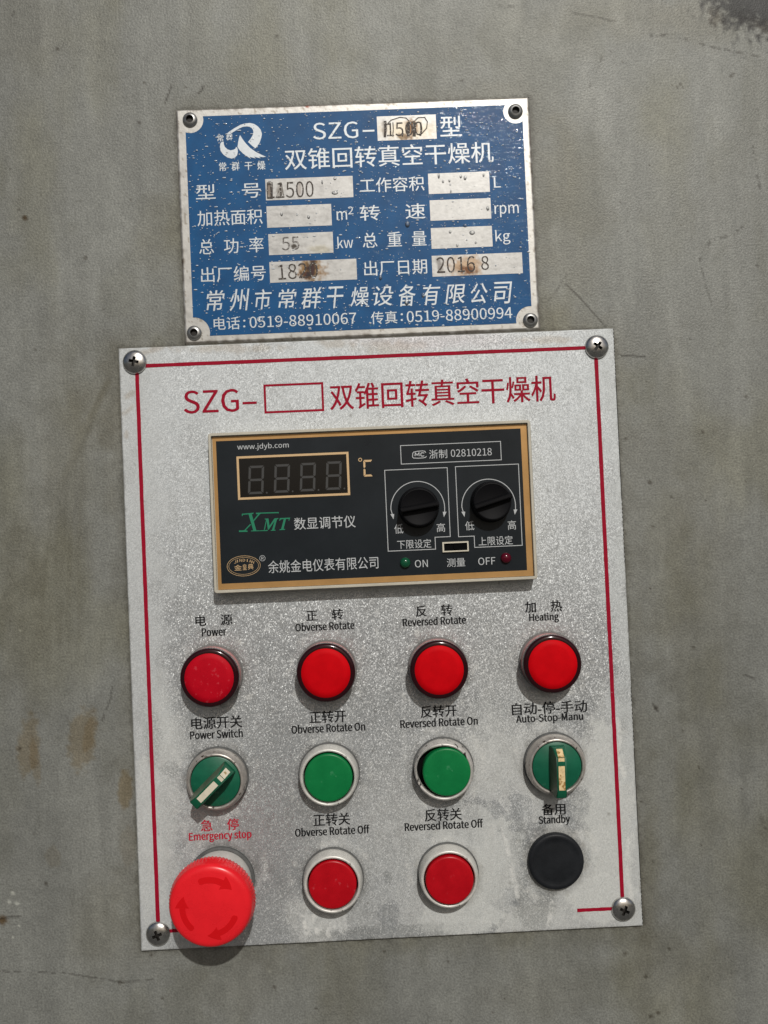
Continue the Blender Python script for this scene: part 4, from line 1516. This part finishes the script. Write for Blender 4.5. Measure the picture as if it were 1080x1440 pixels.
for (u, v), mm_ in (((570, 791.5), 'led_green'), ((712, 784.8), 'led_red')):
    cx, cy = at(u, v, HG + 1.5)
    bm = bmesh.new()
    lathe(bm, [(2.65, HG + .02)] + [(2.6 * math.cos(a), HG + .5 + 1.9 * math.sin(a)) for a in [i * math.pi / 16 for i in range(8)]] + [(0, HG + 2.4)], cx, cy, 32)
    link('status_light', bm, M[mm_], meter, smooth=True, label='green status light beside ON' if mm_ == 'led_green' else 'dark red status light beside OFF')

# ------------------------------------------------------------------ indicator lamps
H0 = PT


def lamp(u, v, label, face='lamp_face'):
    x, y = at(u, v, H0 + 10)
    t = thing('indicator_lamp', x, y, H0, label, 'indicator lamp', 'red indicator lamps in the top row of the panel')
    bm = bmesh.new()
    lathe(bm, [(14.9, H0 + .02), (14.9, H0 + 1.2), (14.5, H0 + 1.6), (13, H0 + 1.6)], x, y)
    link('bezel', bm, M['lamp_base'], t, smooth=35)
    bm = bmesh.new()
    lathe(bm, [(14.1, H0 + 1.5), (14.0, H0 + 7.2), (13, H0 + 7.4)], x, y)
    link('collar', bm, M['lens_side_lit'], t, smooth=35)
    bm = bmesh.new()
    lathe(bm, [(13.5, H0 + 7.0), (14.35, H0 + 7.2), (14.4, H0 + 9.2)] + arc_prof(14.4, H0 + 9.2, 12.6, H0 + 10.8, 6) + [(11.9, H0 + 10.85)], x, y)
    ln = link('lens', bm, M['lens_edge_shade'], t, smooth=50)
    bm = bmesh.new()
    lathe(bm, [(12.15, H0 + 10.5), (11.95, H0 + 10.9), (9, H0 + 11.15), (5, H0 + 11.3), (0, H0 + 11.35)], x, y)
    link('lens_face', bm, M[face], ln, smooth=True)
    return t


lamp(294.5, 953.2, 'red indicator lamp with scuffed lens under the word Power', 'lamp_face_worn')
lamp(458.3, 946.2, 'clean red indicator lamp under the words Obverse Rotate')
lamp(617.5, 942, 'red indicator lamp under the words Reversed Rotate')
lamp(777.0, 934, 'red indicator lamp under the word Heating near the right border line')


# ------------------------------------------------------------------ push buttons
def button(u, v, cap, label, bez='bezel_cream', broken=False, proud=.6):
    x, y = at(u, v, H0 + 8)
    t = thing('push_button', x, y, H0, label, 'push button', 'round push buttons of the two middle columns')
    bm = bmesh.new()
    lathe(bm, [(15.3, H0 + .02), (15.3, H0 + .9), (14.9, H0 + 1.2), (13.5, H0 + 1.2)], x, y)
    link('gasket', bm, M['gasket'], t, smooth=35)

    def mod(r, h, a):
        if not broken or r > 13.7 or h < H0 + 2:
            return r, h
        k = max(0, math.cos(a - math.radians(196))) ** 3
        if h > H0 + 7:
            return r + k * 1.15, h - k * 1.6
        return r + k * .9, h
    pr = [(14.7, H0 + 1.0), (14.65, H0 + 4.5), (14.3, H0 + 6.8)] + [(14.0, H0 + 7.8), (13.6, H0 + 8.3), (13.1, H0 + 8.4), (12.65, H0 + 8.2), (12.45, H0 + 7.7), (12.4, H0 + 2.5)]
    lathe(bm := bmesh.new(), pr, x, y, 96, mod=mod)
    bo = link('bezel', bm, M[bez], t, smooth=50)
    bm = bmesh.new()
    lathe(bm, [(13.4, H0 + 2.6), (0, H0 + 2.6)], x, y)
    link('well', bm, M['hollow'], bo)
    bm = bmesh.new()
    dx = 1.0 if broken else 0
    rc = 11.75
    top = H0 + 8.4 + proud
    lathe(bm, [(rc, H0 + 2.7), (rc, top - .9)] + arc_prof(rc, top - .9, rc - 1.0, top, 5) + [(rc - 2.5, top + .05), (rc - 6, top + .1), (0, top + .12)], x + dx, y, 72)
    link('cap', bm, M[cap], t, smooth=50)
    return t


button(462, 1093.5, 'green_cap', 'green push button with clean off-white bezel under Obverse Rotate On')
button(625.2, 1085.6, 'green_cap', 'green push button with chipped bezel and black gap on its left, under Reversed Rotate On', 'bezel_dirty', True)
button(467.6, 1244, 'red_cap', 'red push button under the words Obverse Rotate Off', proud=.3)
button(632, 1236.6, 'red_cap', 'red push button under the words Reversed Rotate Off', 'bezel_cream', False, 1.4)


# ------------------------------------------------------------------ selector switches
def selector(u, v, ang, ins, label):
    x, y = at(u, v, H0 + 7)
    t = thing('selector_switch', x, y, H0, label, 'selector switch', 'green handled selector switches on the panel')
    bm = bmesh.new()
    lathe(bm, [(15.4, H0 + .02), (15.4, H0 + 1.6), (15.0, H0 + 1.9), (13.5, H0 + 1.9)], x, y)
    link('gasket', bm, M['gasket'], t, smooth=35)
    bm = bmesh.new()
    lathe(bm, [(14.9, H0 + 1.7), (14.85, H0 + 4.6), (14.3, H0 + 6.2), (13.6, H0 + 7.3), (13.1, H0 + 7.6), (12.6, H0 + 7.5), (12.3, H0 + 7.0), (12.3, H0 + 5.0)], x, y, 96)
    link('bezel', bm, M['bezel_metal'], t, smooth=50)
    bm = bmesh.new()
    lathe(bm, [(12.05, H0 + 4.5), (12.0, H0 + 6.9), (11.6, H0 + 7.2), (0, H0 + 7.3)], x, y, 72)
    ds = link('dial', bm, M['green_disc'], t, smooth=40)
    ca, sa = math.cos(ang), math.sin(ang)

    def K(a, b, h):
        return (x + a * ca - b * sa, y + a * sa + b * ca, H0 + h)
    # long profile of the grip, pointing end at +a
    HH = 17.6
    prof = [(-10.6, 7.1), (-10.6, 12.6), (-7.2, HH), (8.6, HH), (12.8, HH - 2.2), (13.2, HH - 5), (11.0, 7.1)]
    bm = bmesh.new()
    hw = lambda h: 2.2 + (HH - h) * .15
    A = [bm.verts.new(K(a, -hw(h), h)) for a, h in prof]
    B = [bm.verts.new(K(a, hw(h), h)) for a, h in prof]
    n = len(prof)
    bm.faces.new(A)
    bm.faces.new(B[::-1]).material_index = 1
    for i in range(n):
        j = (i + 1) % n
        bm.faces.new((A[i], A[j], B[j], B[i]))
    bmesh.ops.bevel(bm, geom=bm.edges[:], offset=.3, segments=2, affect='EDGES')
    hd = link('handle', bm, [M['green_dark'], M['handle_side']], t, smooth=35)
    bm = bmesh.new()
    lw = 1.5
    for a0, a1, mode in ((-10.3, -7.35, 's'), (-7.1, -5.4, 'f'), (-3.2, 8.4, 'f')):
        if mode == 's':
            h0_, h1_ = 13.04 + .10, 17.38 + .10
        else:
            h0_ = h1_ = HH + .06
        vs = [bm.verts.new(K(a0, -lw, h0_)), bm.verts.new(K(a1, -lw, h1_)), bm.verts.new(K(a1, lw, h1_)), bm.verts.new(K(a0, lw, h0_))]
        bm.faces.new(vs)
    link_sheet('marker_insert', bm, M[ins], hd)
    return t


# the pointing (green) end of the grip: lower left on the first, straight down on the second
selector(302.8, 1099, math.radians(137), 'insert', 'selector switch with green handle turned diagonally, under Power Switch')
selector(783.4, 1078.2, math.radians(91), 'insert_dirty', 'selector switch with green handle upright and rusty yellow marker, under Auto-Stop-Manu')

# ------------------------------------------------------------------ emergency stop
ex_, ey_ = at(297.6, 1269.5, H0 + 26)
es = thing('emergency_stop', ex_, ey_, H0, 'large red mushroom emergency stop button with three arrows at lower left of the panel', 'emergency stop')
bm = bmesh.new()
lathe(bm, [(16.6, H0 + .02), (16.6, H0 + 1.6), (15.8, H0 + 2.2), (13.5, H0 + 2.2)], ex_, ey_)
link('gasket', bm, M['gasket'], es, smooth=35)
bm = bmesh.new()
lathe(bm, [(15.2, H0 + 2.0), (15.0, H0 + 6), (13.6, H0 + 9.5), (12.4, H0 + 10), (12.2, H0 + 22)], ex_, ey_)
link('collar', bm, M['collar_white'], es, smooth=35)


def dome(r):
    return H0 + 31.6 - 1.1 * (r / 17.5) ** 2


def knurl(r, h, a):
    if r > 19.6 and h < H0 + 26.5:
        return r + .22 * math.sin(a * 72), h
    return r, h


pr = [(11.5, H0 + 21), (17.6, H0 + 21.2), (19.7, H0 + 21.6), (20.0, H0 + 22.4), (19.95, H0 + 25.8), (19.5, H0 + 27.2), (19.9, H0 + 27.4)]
pr = [(11.5, H0 + 21), (17.6, H0 + 21.2), (19.7, H0 + 21.6), (20.0, H0 + 22.4), (19.9, H0 + 25.6), (19.55, H0 + 26.6)]
pr += [(19.5 - 2.2 * (1 - math.cos(a)), H0 + 26.6 + 3.7 * math.sin(a)) for a in [i * math.pi / 2 / 7 for i in range(1, 7)]]
pr += [(r, dome(r)) for r in (17.0, 16, 14, 12, 9, 6, 3)] + [(0, dome(0))]
bm = bmesh.new()
lathe(bm, pr, ex_, ey_, 288, mod=knurl)
hd = link('mushroom_head', bm, M['mushroom'], es, smooth=50)
for a0 in (112, 231, -20):
    bm = bmesh.new()
    a_tail, a_neck, a_tip = a0, a0 - 52, a0 - 76
    ri, ro_ = 11.1, 13.9
    rows = []
    n = 14
    for k in range(n + 1):
        a = math.radians(a_tail + (a_neck - a_tail) * k / n)
        wv = 1.0
        if k == 0: wv = .55
        c_ = (ri + ro_) / 2
        hw_ = (ro_ - ri) / 2 * wv
        rows.append([(c_ - hw_, a), (c_ + hw_, a)])
    head = [(9.1, math.radians(a_neck)), (15.6, math.radians(a_neck))]

    def pv(r, a, up=.06):
        return bm.verts.new((ex_ + r * math.cos(a), ey_ - r * math.sin(a), dome(r) + up))
    prev = None
    for (i_, o_) in rows:
        cur = (pv(*i_), pv(*o_))
        if prev:
            bm.faces.new((prev[0], cur[0], cur[1], prev[1]))
        prev = cur
    prev = None
    for k in range(6):
        t = k / 5
        a = math.radians(a_neck + (a_tip - a_neck) * t)
        r_in = 9.3 + (12.8 - 9.3) * t
        r_out = 15.9 + (13.0 - 15.9) * t
        cur = (pv(r_in, a, .07), pv(r_out, a, .07))
        if prev:
            bm.faces.new((prev[0], cur[0], cur[1], prev[1]))
        prev = cur
    link_sheet('arrow', bm, M['arrow_red'], hd)

# ------------------------------------------------------------------ blanking plug
x, y = at(782.6, 1212.6, H0 + 3)
pg = thing('hole_plug', x, y, H0, 'plain black plastic hole plug under the word Standby', 'hole plug')
bm = bmesh.new()
lathe(bm, [(13.9, H0 + .02), (13.9, H0 + 1.8)] + arc_prof(13.9, H0 + 1.8, 12.4, H0 + 3.0, 5) + [(11.6, H0 + 3.0), (11.2, H0 + 2.85), (9, H0 + 3.0), (5, H0 + 3.2), (0, H0 + 3.3)], x, y)
link('cap', bm, M['plug'], pg, smooth=40)
